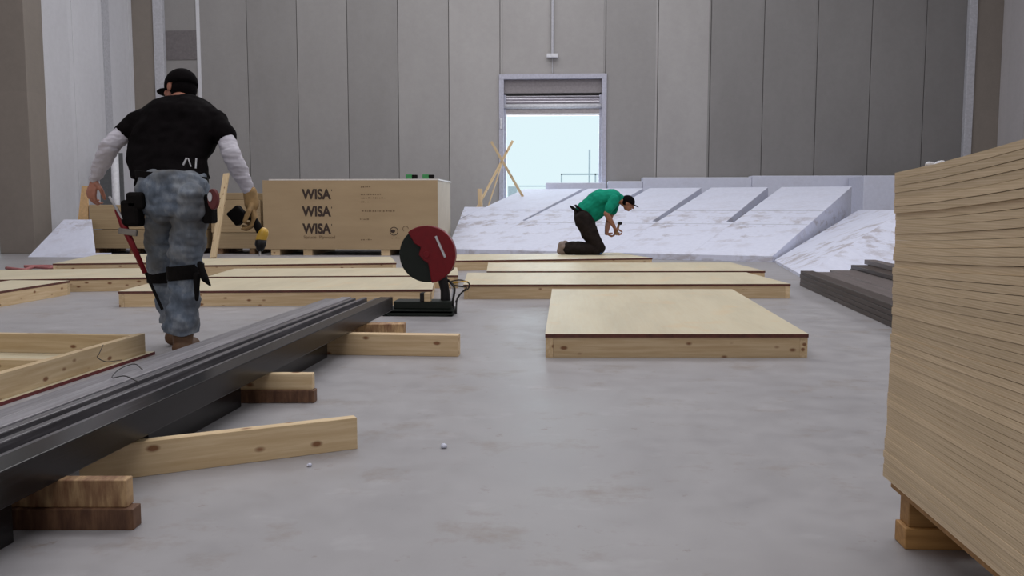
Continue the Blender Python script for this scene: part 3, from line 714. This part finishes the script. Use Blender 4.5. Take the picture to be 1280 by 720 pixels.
# ---------------------------------------------------------------- chop saw
Ys = 7.2; sc0 = onY(534, 318, Ys); base = V((sc0.x, Ys, 0))
sw = empty('chop_saw', base, 'red and dark green abrasive chop saw standing on the floor by the dark bundle', 'saw')
k = Ys/F
def sp(x, y, dy=0): q = onY(x, y, Ys+dy)-base; return q
a = sp(478, 393, -.12); b = sp(566, 393, -.12)
bm = bmesh.new(); box(bm, (a.x, -.14, .02), (b.x, .16, .05)); box(bm, (a.x, -.14, 0), (a.x+.05, .16, .02)); box(bm, (b.x-.05, -.14, 0), (b.x, .16, .02)); box(bm, (a.x, -.14, 0), (b.x, -.11, .05)); box(bm, (a.x+.08, -.06, .05), (b.x-.02, .15, .115))
mk('base_plate', bm, DKGREEN, sw, bev=.008)
q = sp(556, 376); bm = bmesh.new(); chain(bm, [(V((q.x, .06, .10)), .045), (V((q.x-.005, .05, .20)), .038), (V((q.x-.03, .04, .33)), .045)]); fuse('pivot_arm', bm, DARKM, sw, .006, 3)
q = sp(531, 372, -.03); boxo('vise_jaw', (q.x-.035, -.07, .115), (q.x-.002, .02, .185), DARKM, sw, bev=.004); boxo('wood_offcut', (q.x, -.065, .115), (q.x+.05, .01, .185), PINE, sw, bev=.002)
rr = 36.5*k; cz = sc0.z
bm = bmesh.new()
pts = [V((rr*.965*math.cos(t), -.01, cz+rr*.965*math.sin(t))) for t in [2*math.pi*i/48 for i in range(48)]]; prism(bm, pts, (0, .05, 0)); mk('lower_guard', bm, DKGREEN, sw, bev=.008)
bm = bmesh.new(); arc = [V((rr*math.cos(math.radians(t)), 0, rr*math.sin(math.radians(t)))) for t in range(-80, 133, 5)]
inner = [((513-534)*k, -(294-318)*k), ((519-534)*k, -(304-318)*k), ((527-534)*k, -(309-318)*k), ((524-534)*k, -(318-318)*k), ((530-534)*k, -(325-318)*k), ((536-534)*k, -(329-318)*k), ((538-534)*k, -(340-318)*k)]
pts = [V((a.x, -.045, cz+a.z)) for a in arc]+[V((x, -.045, cz+z)) for x, z in inner]
prism(bm, pts, (0, .10, 0)); mk('red_guard', bm, REDP, sw, bev=.008)
o = boxo('steel_slot', (-.095, -.004, -.010), (.095, .004, .010), SILVER, sw, loc=((552-534)*k, -.05, cz+(318-308)*k), rot=(0, math.radians(66), 0), bev=.003)
bm = bmesh.new(); tube(bm, [(0, -.052, cz), (0, .0, cz)], .028, 16); mk('arbor_cap', bm, REDP, sw, bev=.003)
bm = bmesh.new(); chain(bm, [(V((.05, .03, cz+.02)), .06), (V((.16, .10, cz-.10)), .055)]); fuse('motor_housing', bm, DARKM, sw, .006, 2)
def cable(pp, r=.006, name='power_cable', m=WIRE):
    bm = bmesh.new(); tube(bm, spline([sp(x, y, dy) for x, y, dy in pp], 6), r, 6); mk(name, bm, m, sw, smooth=True)
cable([(560, 350, .05), (568, 360, 0), (566, 378, 0), (569, 391, -.03)], .010)
cable([(562, 352, .05), (575, 350, .02), (586, 354, 0), (585, 361, 0), (577, 366, 0), (569, 378, -.02)])
cable([(562, 356, .05), (576, 358, .0), (583, 360, 0), (572, 372, 0), (570, 392, -.04)], .007)
cable([(563, 355, .03), (566, 364, 0), (563, 380, 0)], .006, 'pale_cable', WHITEP)
cable([(566, 354, .03), (578, 352, .0), (585, 352, 0)], .006, 'yellow_cable', YEL)
# ================================================================ people
def dome(bm, c, r, q, deg=97, seg=24, rings=10):
    M = q.to_matrix(); c = V(c); rr = []
    for i in range(1, rings+1):
        a = math.radians(deg)*i/rings
        rr.append([bm.verts.new(c+M @ V((r[0]*math.sin(a)*math.cos(2*math.pi*k/seg), r[1]*math.sin(a)*math.sin(2*math.pi*k/seg), r[2]*math.cos(a)))) for k in range(seg)])
    t = bm.verts.new(c+M @ V((0, 0, r[2])))
    for k in range(seg): bm.faces.new((t, rr[0][k], rr[0][(k+1) % seg]))
    for x, y in zip(rr, rr[1:]):
        for k in range(seg): bm.faces.new((x[k], y[k], y[(k+1) % seg], x[(k+1) % seg]))
    bm.faces.new(rr[-1])
def loft(bm, rings, seg=28, e=2.4):
    # rings: centre, half width along x, half depth along y; superellipse section
    rr = []
    for c, w, d in rings:
        l = []
        for k in range(seg):
            a = 2*math.pi*k/seg; ca, sa = math.cos(a), math.sin(a)
            l.append(bm.verts.new(V(c)+V((w*math.copysign(abs(ca)**(2/e), ca), d*math.copysign(abs(sa)**(2/e), sa), 0))))
        rr.append(l)
    for x, y in zip(rr, rr[1:]):
        for k in range(seg): bm.faces.new((x[k], x[(k+1) % seg], y[(k+1) % seg], y[k]))
    bm.faces.new(rr[0][::-1]); bm.faces.new(rr[-1])
def finger(bm, p, d1, d2, d3, l, r):
    q1 = p+d1*l*.42; q2 = q1+d2*l*.32; q3 = q2+d3*l*.24
    chain(bm, [(p, r), (q1, r*.95), (q2, r*.88), (q3, r*.72)])
def hand(bm, w, dirn, palm, curl=.6, s=1.0, thumb=1, grip=None):
    """w wrist, dirn along the hand, palm = palm normal; thumb side = dirn x palm * thumb"""
    dirn = dirn.normalized(); palm = (palm-dirn*palm.dot(dirn)).normalized(); side = dirn.cross(palm)*thumb
    pc = w+dirn*.045*s
    cap(bm, w, .026*s, w+dirn*.075*s, .036*s, flat=(side, .48)); 
    for i, (o, l) in enumerate(((.031, .078), (.011, .088), (-.010, .082), (-.030, .066))):
        kn = w+dirn*(.088-.004*abs(i-1))*s+side*o*s
        cap(bm, w+dirn*.05*s+side*o*.8*s, .011*s, kn, .0105*s)
        c = curl*(1+.08*i)
        def rot(a): return (dirn*math.cos(a)+palm*math.sin(a)).normalized()
        finger(bm, kn, rot(.35*c*1.6), rot(1.5*c), rot(2.4*c), l*s, .0095*s)
    tb = w+dirn*.022*s+side*.026*s
    t1 = (dirn*.65+side*.75+palm*.35).normalized(); t2 = (dirn*.9+side*.15+palm*.5*curl*1.5).normalized()
    q = tb+t1*.038*s; q2 = q+t2*.032*s; chain(bm, [(tb, .014*s), (q, .012*s), (q2, .011*s), (q2+t2*.022*s, .009*s)])
def head(bm, c, f, up, s=1.0, nose=True):
    """c centre, f facing, up"""
    f = f.normalized(); up = (up-f*up.dot(f)).normalized(); l = f.cross(up)
    M = Matrix((l, f, up)).transposed()
    P = lambda x, y, z: c+M @ V((x, y, z))*s
    rot = M.to_quaternion()
    ell(bm, P(0, -.012, .03), (.076*s, .094*s, .088*s), rot)
    ell(bm, P(0, .022, -.035), (.058*s, .068*s, .078*s), rot)
    ell(bm, P(0, .055, -.082), (.030*s, .030*s, .026*s), rot)          # chin
    ell(bm, P(0, .082, .020), (.050*s, .016*s, .014*s), rot)           # brow
    chain(bm, [(P(0, .088, .01), .011*s), (P(0, .108, -.028), .014*s)])  # nose
    ell(bm, P(0, .088, -.055), (.024*s, .012*s, .010*s), rot)          # mouth
    for sx in (-1, 1):
        ell(bm, P(sx*.078, -.01, -.01), (.010*s, .020*s, .032*s), rot)   # ears
        ell(bm, P(sx*.035, .070, -.02), (.022*s, .018*s, .022*s), rot)   # cheeks
    return P, rot
# ---------------- walking man
Yg = 5.12; ground = onY(226, 443, Yg)
g = V((ground.x, Yg, 0)); man = empty('person', g, 'man in black t-shirt with white sleeves and faded jeans walking away, drill in hand', 'person')
def m(x, y, Y): return onY(x, y, Y)-g
hipL, hipR = m(203, 250, 5.12), m(239, 250, 5.10)
kneL, kneR = m(203, 345, 5.38), m(231, 342, 5.12)
ankL = m(219, 410, 5.50); ankR = m(229, 420, 5.10)
shL, shR = m(178, 146, 5.42), m(272, 149, 5.42)
elL, elR = m(138, 182, 5.28), m(290, 194, 5.28)
wrL, wrR = m(118, 224, 5.36), m(313, 243, 5.36)
neck = m(226, 128, 5.50); hc = m(225, 111, 5.60)
pel = m(220, 236, 5.13); chest = m(224, 168, 5.36); belly = m(214, 208, 5.24)
hdir = (V((-.88, .50, -.22))).normalized()
bm = bmesh.new()
P, rot = head(bm, hc, hdir, V((-.05, .25, 1)), 1.08)
chain(bm, [(hc-V((0, 0, .05)), .058), (neck, .058), (chest+V((0, .02, 0)), .10)])
X = V((1, 0, 0))
cap(bm, chest+V((0, .03, 0)), .13, belly+V((0, .02, 0)), .125, flat=(X, .62)); cap(bm, belly+V((0, .02, 0)), .12, pel+V((0, .02, 0)), .11, flat=(X, .66)); cap(bm, shL+V((.03, .02, -.02)), .04, shR+V((-.03, .02, -.02)), .04)
for sh_, el_, wr_ in ((shL, elL, wrL), (shR, elR, wrR)): chain(bm, [(sh_+V((0, .01, -.01)), .046), (el_, .040), (el_+(wr_-el_)*.3, .040), (wr_, .027)])
for h_, k_, a_ in ((hipL, kneL, ankL), (hipR, kneR, ankR)): chain(bm, [(h_, .07), (k_, .055), (k_+(a_-k_)*.3, .055), (a_, .036)])
for a_, in ((ankL,), (ankR,)): cap(bm, V((a_.x, a_.y-.02, .05)), .036, V((a_.x-.02, a_.y+.13, .045)), .032); cap(bm, a_, .036, V((a_.x, a_.y, .05)), .034)
hand(bm, wrL, V((-.22, -.1, -1)), V((.45, .85, .2)), .80, 1.15, thumb=1)
body = fuse('body', bm, SKIN, man, .0045, 3)
# shirt
bm = bmesh.new()
rg = []
for y, xl, xr, Y_, dp in ((119, 211, 241, 5.50, .05), (121.5, 203, 249, 5.49, .075), (126, 193, 258, 5.48, .10), (133, 182, 268, 5.46, .12), (142, 174, 275, 5.44, .135), (154, 168, 279, 5.42, .145), (168, 165, 276, 5.38, .150), (184, 162, 266, 5.33, .150), (200, 161, 258, 5.28, .148), (214, 164, 258, 5.23, .150), (223, 168, 260, 5.20, .155)):
    a, b = m(xl, y, Y_), m(xr, y, Y_); rg.append(((a+b)/2, (b.x-a.x)/2, dp))
loft(bm, rg); cap(bm, m(178, 232, 5.17), .045, m(186, 215, 5.2), .06)
cap(bm, shL+V((.01, 0, -.01)), .066, shL+(elL-shL)*.52, .072); cap(bm, shR+V((-.01, 0, -.01)), .068, shR+(elR-shR)*.50, .070)
fuse('t_shirt', bm, BLACK, man, .007, 5, fold=.012, fs=9)
for sh_, el_, wr_ in ((shL, elL, wrL), (shR, elR, wrR)):
    bm = bmesh.new(); chain(bm, [(sh_+(el_-sh_)*.42, .056), (el_, .057), (el_+(wr_-el_)*.35, .056), (wr_-(wr_-el_)*.04, .034)])
    fuse('long_sleeve', bm, WHITEC, man, .006, 3, fold=.007, fs=22, stretch=(.6, .6, 1.6))
# jeans
bm = bmesh.new()
rg = []
for y, xl, xr, dp in ((214, 196, 244, .135), (219, 184, 253, .150), (228, 176, 259, .158), (246, 173, 262, .165), (258, 175, 261, .160), (268, 178, 259, .14)):
    a, b = m(xl, y, 5.12), m(xr, y, 5.12); rg.append(((a+b)/2+V((0, .0, 0)), (b.x-a.x)/2, dp))
loft(bm, rg, e=2.2); cap(bm, m(200, 250, 5.04), .085, m(202, 266, 5.06), .075); cap(bm, m(238, 248, 5.03), .09, m(238, 266, 5.05), .08)
chain(bm, [(hipL, .105), (m(201, 290, 5.2), .093), (kneL, .080), (m(211, 375, 5.43), .078), (m(215, 402, 5.48), .078)])
chain(bm, [(hipR+V((-.01, 0, 0)), .11), (m(236, 290, 5.10), .105), (kneR, .088), (m(231, 375, 5.10), .088), (m(226.5, 408, 5.10), .104)])
jn = fuse('jeans', bm, JEANS, man, .007, 4, fold=.022, fs=9, stretch=(.8, 1, 1.5))
zh = m(227, 416, 5.1).z
for v in jn.data.vertices: v.co.z = max(v.co.z, zh-.012*math.sin(v.co.x*30))
# straps, belt, pouches
def band(p, r0, r1, h, name, mat, tilt=0, par=man, flat=1.0):
    bm = bmesh.new(); n = 28
    ring = lambda rr, z: [bm.verts.new(p+V((rr*math.cos(2*math.pi*i/n), rr*flat*math.sin(2*math.pi*i/n), z+tilt*math.cos(2*math.pi*i/n)))) for i in range(n)]
    a, b, c, d_ = ring(r0, -h/2), ring(r1, -h/2), ring(r1, h/2), ring(r0, h/2)
    for u, v in ((a, b), (b, c), (c, d_), (d_, a)):
        for i in range(n): bm.faces.new((u[i], u[(i+1) % n], v[(i+1) % n], v[i]))
    return mk(name, bm, mat, par, smooth=False)
band(m(232, 340, 5.12), .080, .108, .085, 'knee_strap', BLACKN, .01)
band(m(204, 343, 5.37), .070, .098, .10, 'knee_strap', BLACKN)
bm = bmesh.new(); chain(bm, [(m(246, 345, 5.04), .022), (m(246, 374, 5.03), .012)]); fuse('strap_tail', bm, BLACKN, man, .006, 1)
bm = bmesh.new(); chain(bm, [(m(250, 330, 5.03), .018), (m(256, 348, 5.02), .022), (m(263, 357, 5.02), .006)]); fuse('knee_pad_clip', bm, BLACKN, man, .005, 1)
band(m(215, 222, 5.16), .195, .215, .045, 'tool_belt', BLACKN, -.02, flat=.76)
o = boxo('buckle', (-.006, -.003, -.024), (.006, .003, .024), SILVER, man, loc=m(231, 202, 5.06), rot=(0, .5, 0), bev=.003)
o = boxo('buckle', (-.003, -.003, -.026), (.003, .003, .026), SILVER, man, loc=m(237, 203, 5.06), rot=(0, -.3, 0))
o = boxo('buckle', (-.004, -.003, -.030), (.004, .003, .030), SILVER, man, loc=m(245, 204, 5.06), rot=(0, .1, 0))
# boots
for a_, foot_name in ((ankL, 0), (ankR, 1)):
    bm = bmesh.new(); f0 = V((a_.x, a_.y-.03, .055)); 
    cap(bm, V((a_.x, a_.y, .15)), .062, V((a_.x, a_.y-.01, .06)), .056); cap(bm, f0, .055, V((a_.x-.01, a_.y+.15, .050)), .047, flat=(X, .95))
    bmesh.ops.bisect_plane(bm, geom=bm.verts[:]+bm.edges[:]+bm.faces[:], plane_co=(0, 0, .004), plane_no=(0, 0, -1), clear_outer=False)
    b = fuse('boot', bm, TANBOOT, man, .006, 2)
    for v in b.data.vertices: v.co.z = max(v.co.z, .003)
    bm = bmesh.new(); cap(bm, V((a_.x, a_.y, .185)), .066, V((a_.x, a_.y, .16)), .064); fuse('boot_collar', bm, BLACKN, man, .006, 1)
# cap
bm = bmesh.new(); dome(bm, P(0, -.012, .020), (.098, .116, .106), rot); M3 = rot.to_matrix()
cp = mk('cap', bm, BLACK, man, smooth=True)
bm = bmesh.new(); ell(bm, P(0, .115, .012), (.072, .070, .010), rot); mk('cap_brim', bm, BLACK, cp, smooth=True)
bm = bmesh.new(); ell(bm, P(0, -.035, -.015), (.084, .082, .075), rot); mk('hair', bm, BLACK, man, smooth=True)
# glove hand gripping the drill
gd = V((.10, .10, -1)).normalized()
bm = bmesh.new(); hand(bm, wrR+gd*.035, gd, V((-1, -.25, -.1)), .70, 1.32, thumb=-1); cap(bm, wrR-gd*.015, .042, wrR+gd*.06, .046)
fuse('work_glove', bm, GLOVE, man, .005, 2)
# pouches (hang on the belt, part of what he wears)
bm = bmesh.new(); a = m(166, 266, 5.0); box(bm, (a.x-.055, a.y-.05, a.z-.08), (a.x+.055, a.y+.05, a.z+.075)); box(bm, (a.x-.02, a.y-.05, a.z+.02), (a.x+.085, a.y+.04, a.z+.12)); mk('tool_pouch', bm, BLACKN, man, bev=.02)
bm = bmesh.new(); a = m(262, 258, 5.08); box(bm, (a.x-.03, a.y-.05, a.z-.10), (a.x+.035, a.y+.04, a.z+.07)); mk('tool_pouch', bm, BLACKN, man, bev=.015)
# tape measure on right hip
q = m(267, 249, 5.0)+g; tm = empty('tape_measure', q, 'red and silver tape measure clipped on the walking man\'s right hip pouch', 'tool')
bm = bmesh.new(); tube(bm, [(.0, .02, 0), (0, -.02, 0)], .055, 20); o = mk('case', bm, plain('dark_red_case', (.10, .006, .008), .5), tm, bev=.006)
bm = bmesh.new(); tube(bm, [(-.022, -.021, .012), (-.022, -.026, .012)], .024, 18); mk('silver_disc', bm, SILVER, tm)
for o in tm.children: o.scale = (.55, 1, 1.1)
# long red bar at left hip
a = onY(141, 250, 4.98); b = onY(203, 387, 4.98); rb = empty('bar_clamp', a, 'long red and black bar clamp hanging from the walking man\'s left hip', 'tool')
A = V((0, 0, 0)); B = b-a; dd = B.normalized()
bm = bmesh.new(); tube(bm, [A+dd*.05, B], [.010, .009], 8); mk('bar', bm, BLACKN, rb)
bm = bmesh.new(); tube(bm, [A+dd*.06+V((0, -.008, 0)), A+dd*.16+V((0, -.008, 0)), A+dd*.26+V((0, -.008, 0)), A+dd*.46+V((0, -.008, 0))], [.013, .022, .018, .014], 10); mk('red_grip', bm, REDP, rb, smooth=True)
bm = bmesh.new(); tube(bm, [A+V((-.01, -.02, .02)), A+dd*.12+V((.02, -.022, 0))], .008, 8); mk('silver_jaw', bm, plain('dull_silver', (.34, .33, .35), .5, .4), rb)
c = m(160, 290, 4.96)+g-a; boxo('sliding_jaw', (-.055, -.012, -.018), (.055, .012, .018), plain('dull_metal', (.22, .2, .18), .45, .5), rb, loc=c, rot=(0, .15, 0), bev=.006)
# drill
q = onY(316, 268, 5.38); dr = empty('cordless_drill', q, 'yellow and black cordless drill held down in the walking man\'s gloved hand', 'tool')
def dm(x, y, Y=5.36): return onY(x, y, Y)-q
bm = bmesh.new(); chain(bm, [(dm(303, 268), .026), (dm(316, 272), .022), (dm(326, 290), .026)]); fuse('handle', bm, BLACKN, dr, .004, 2)
a, b = dm(291, 274), dm(305, 262)
d_ = (b-a).normalized(); s, u = frame_of(d_)
bm = bmesh.new(); M = Matrix((d_, s, u)).transposed().to_4x4(); M.translation = dm(297.5, 269.5); box(bm, (-.045, -.035, -.050), (.045, .035, .050), M); mk('battery', bm, BLACKN, dr, bev=.010)
bm = bmesh.new(); chain(bm, [(dm(329, 291), .034), (dm(326, 300), .034)]); fuse('gear_housing', bm, YEL, dr, .004, 2)
bm = bmesh.new(); tube(bm, [dm(326.5, 299), dm(325.5, 306), dm(325, 314)], [.034, .035, .018], 16); mk('chuck', bm, DARKM, dr, smooth=True)
bm = bmesh.new(); tube(bm, [dm(325, 313), dm(324.5, 320)], .006, 8); mk('bit', bm, SILVER, dr)
# ---------------- kneeling man
Yk = onZ(740, 318, hz).y; g2 = V((onY(735, 317, Yk).x, Yk, hz)); k2 = empty('person', g2, 'man in teal t-shirt and dark trousers kneeling on a deck module, head bent down', 'person')
def n_(x, y, dy=0): return onY(x, y, Yk+dy)-g2
print('kneel', g2, n_(740, 318))
dn_, df = -.16, .14       # near leg / far leg offsets
hN, hF = n_(729, 274, -.09), n_(731, 273, .10)
kN, kF = n_(749, 309.5, -.13), n_(746, 309, .13)
kN.z = .075; kF.z = .075
aN, aF = n_(706, 311, -.14), n_(710, 310, .12); aN.z = .10; aF.z = .10
sN, sF = n_(768, 250, -.19), n_(770, 249, .17)
eN, eF = n_(758, 267, -.22), n_(760, 279, .16)
wN, wF = n_(768, 284, -.10), n_(758, 292, -.0)
hc = n_(785, 254, .0)
bm = bmesh.new()
P, rot = head(bm, hc, V((.86, -.10, -.50)), V((.5, 0, .86)), 1.0)
Yv = V((0, 1, 0))
chain(bm, [(hc-V((.03, 0, .02)), .055), (n_(774, 249), .055), (n_(760, 249), .085)])
cap(bm, n_(762, 249), .10, n_(745, 253), .10, flat=(Yv, .75)); cap(bm, n_(745, 253), .10, n_(730, 268), .11, flat=(Yv, .8))
for a_, b_, c_ in ((sN, eN, wN), (sF, eF, wF)): chain(bm, [(a_, .055), (b_, .044), (b_+(c_-b_)*.35, .043), (c_, .028)])
for a_, b_, c_ in ((hN, kN, aN), (hF, kF, aF)): chain(bm, [(a_, .07), (b_, .055), (b_+(c_-b_)*.35, .055), (c_, .036)])
hand(bm, wN, V((.35, .2, -.95)), V((.7, .6, .3)), .9, 1.2, thumb=1); hand(bm, wF, V((.9, .1, -.45)), V((.2, -.2, 1)), .8, 1.0, thumb=-1)
fuse('body', bm, SKIN2, k2, .006, 3)
bm = bmesh.new()
cap(bm, n_(763, 247), .160, n_(748, 249), .175, flat=(Yv, .85)); cap(bm, n_(748, 250), .175, n_(730, 263), .150, flat=(Yv, .9)); cap(bm, n_(753, 258), .135, n_(741, 266), .145, flat=(Yv, 1.0))
cap(bm, n_(768, 250, -.14), .078, n_(768, 250, .14), .078); cap(bm, n_(775, 248, 0), .065, n_(765, 250), .09)
cap(bm, sN, .080, sN+(eN-sN)*.62, .082); cap(bm, sF, .078, sF+(eF-sF)*.5, .078)
fuse('t_shirt', bm, TEAL, k2, .009, 4, fold=.014, fs=9)
bm = bmesh.new()
cap(bm, n_(728, 268), .155, n_(729, 275), .165, flat=(Yv, .85))
chain(bm, [(hN, .145), (n_(738, 292, -.12), .130), (kN+V((0, 0, .02)), .095)]); chain(bm, [(hF, .13), (n_(736, 292, .12), .11), (kF+V((0, 0, .02)), .09)])
q1, q2, q3 = n_(728, 308, -.14), n_(716, 307, -.14), aN+V((.05, 0, 0)); q1.z = .092; q2.z = .098; q3.z = .095
chain(bm, [(kN+V((0, 0, .02)), .09), (q1, .100), (q2, .104), (q3, .092)]); chain(bm, [(kF, .075), (n_(726, 308, .12), .075), (aF+V((.05, 0, .03)), .068)])
o = fuse('trousers', bm, TROUSER, k2, .009, 4, fold=.018, fs=9)
for v in o.data.vertices: v.co.z = max(v.co.z, .004)
for a_ in (aN, aF):
    bm = bmesh.new(); cap(bm, a_+V((.02, 0, .02)), .06, a_+V((-.035, 0, .03)), .062); chain(bm, [(a_+V((-.045, 0, .055)), .058), (a_+V((-.075, 0, -.045)), .050)]); cap(bm, a_+V((-.075, 0, -.05)), .046, a_+V((-.01, 0, -.055)), .036)
    o = fuse('boot', bm, GREYBOOT, k2, .007, 2)
    for v in o.data.vertices: v.co.z = max(v.co.z, .002)
bm = bmesh.new(); cap(bm, kN+V((.0, -.01, -.035)), .05, kN+V((-.10, -.01, -.042)), .04, flat=(Yv, .8)); o = fuse('knee_pad', bm, BLUEP, k2, .006, 1)
for v in o.data.vertices: v.co.z = max(v.co.z, .002)
bm = bmesh.new(); cap(bm, n_(727, 313, -.20), .022, n_(721, 314.5, -.20), .018); fuse('red_tag', bm, REDP, k2, .006, 1)
# belt with tail
bm = bmesh.new(); pts = []
for t in range(0, 29):
    a = 2*math.pi*t/28; pts.append(n_(729, 264)+V((.075*math.cos(a)*1.6, .155*math.sin(a), -.055*math.cos(a)*1.6)))
tube(bm, pts, .018, 6); tube(bm, [n_(722, 264, -.1), n_(716, 260, -.1), n_(712, 257, -.1)], [.02, .03, .012], 6); mk('belt', bm, BLACKN, k2)
M3 = rot.to_matrix(); upc = M3 @ V((0, 0, 1)); fc = M3 @ V((0, 1, 0))
bm = bmesh.new(); dome(bm, P(0, -.012, .020), (.090, .110, .100), rot)
cp = mk('cap', bm, BLACK, k2, smooth=True); bm = bmesh.new(); ell(bm, P(0, .115, .026), (.070, .060, .010), rot); mk('cap_brim', bm, BLACK, cp, smooth=True)
bm = bmesh.new(); ell(bm, P(0, -.045, -.01), (.080, .066, .062), rot); mk('hair', bm, BLACK, k2, smooth=True)
q = onY(772, 286, Yk-.12); hm = empty('hammer', q, 'small dark headed hammer gripped by the kneeling man', 'tool')
def hmp(x, y): return onY(x, y, Yk-.12)-q
bm = bmesh.new(); tube(bm, [hmp(774, 279), hmp(770, 294)], .018, 8); mk('handle', bm, plain('hammer_wood', (.22, .12, .05)), hm)
bm = bmesh.new(); tube(bm, [hmp(775.5, 279)-V((.0, .06, 0)), hmp(774, 279)+V((0, .07, 0))], .026, 10); mk('head', bm, DARKM, hm)
# ---------------------------------------------------------------- light
def area(name, loc, size, power, col=(1, 1, 1), rot=(0, 0, 0)):
    l = bpy.data.lights.new(name, 'AREA'); l.shape = 'RECTANGLE'; l.size = size[0]; l.size_y = size[1]; l.energy = power; l.color = col
    o = bpy.data.objects.new(name, l); C.objects.link(o); o.location = loc; o.rotation_euler = rot; return o
area('roof_light', (-1.5, 12.5, 9.7), (12, 2.2), 460, (1, .985, 1.0))
area('roof_light', (-1.5, 16.8, 9.7), (12, 1.6), 310, (.97, .98, 1.0))
area('roof_light', (-.5, 6.5, 9.7), (12, 2.0), 330, (1, .985, 1.0))
area('roof_light', (-1.5, 1.0, 9.7), (9, 2.0), 250, (1, .985, 1.0))
area('side_fill_light', (9.3, 8.0, 6.4), (12, 3.0), 380, (.97, .98, 1.0), (math.radians(-78), 0, math.radians(-90)))  # added unseen fill on the right, brightens left wall and right-facing sides
area('front_fill_light', (-4, -9.6, 6.0), (11, 3.0), 400, (1, .98, .97), (math.radians(84), 0, 0))  # added unseen fill behind the camera for the faces turned towards it
area('door_daylight', ((DX0+DX1)/2, YB+.6, 1.7), (DX1-DX0, 3.2), 90, (.80, .93, 1.0), (math.radians(-90), 0, 0))
w = bpy.data.worlds.new('sky'); S.world = w; w.use_nodes = True; wn = w.node_tree; wn.nodes.clear()
bg = wn.nodes.new('ShaderNodeBackground'); ou = wn.nodes.new('ShaderNodeOutputWorld'); wn.links.new(bg.outputs[0], ou.inputs[0])
bg.inputs[0].default_value = (.78, .95, 1, 1); bg.inputs[1].default_value = 1.0
S.view_settings.view_transform = 'Standard'; S.view_settings.look = 'None'; S.view_settings.exposure = -.05; S.view_settings.gamma = 1
S.view_settings.use_curve_mapping = False
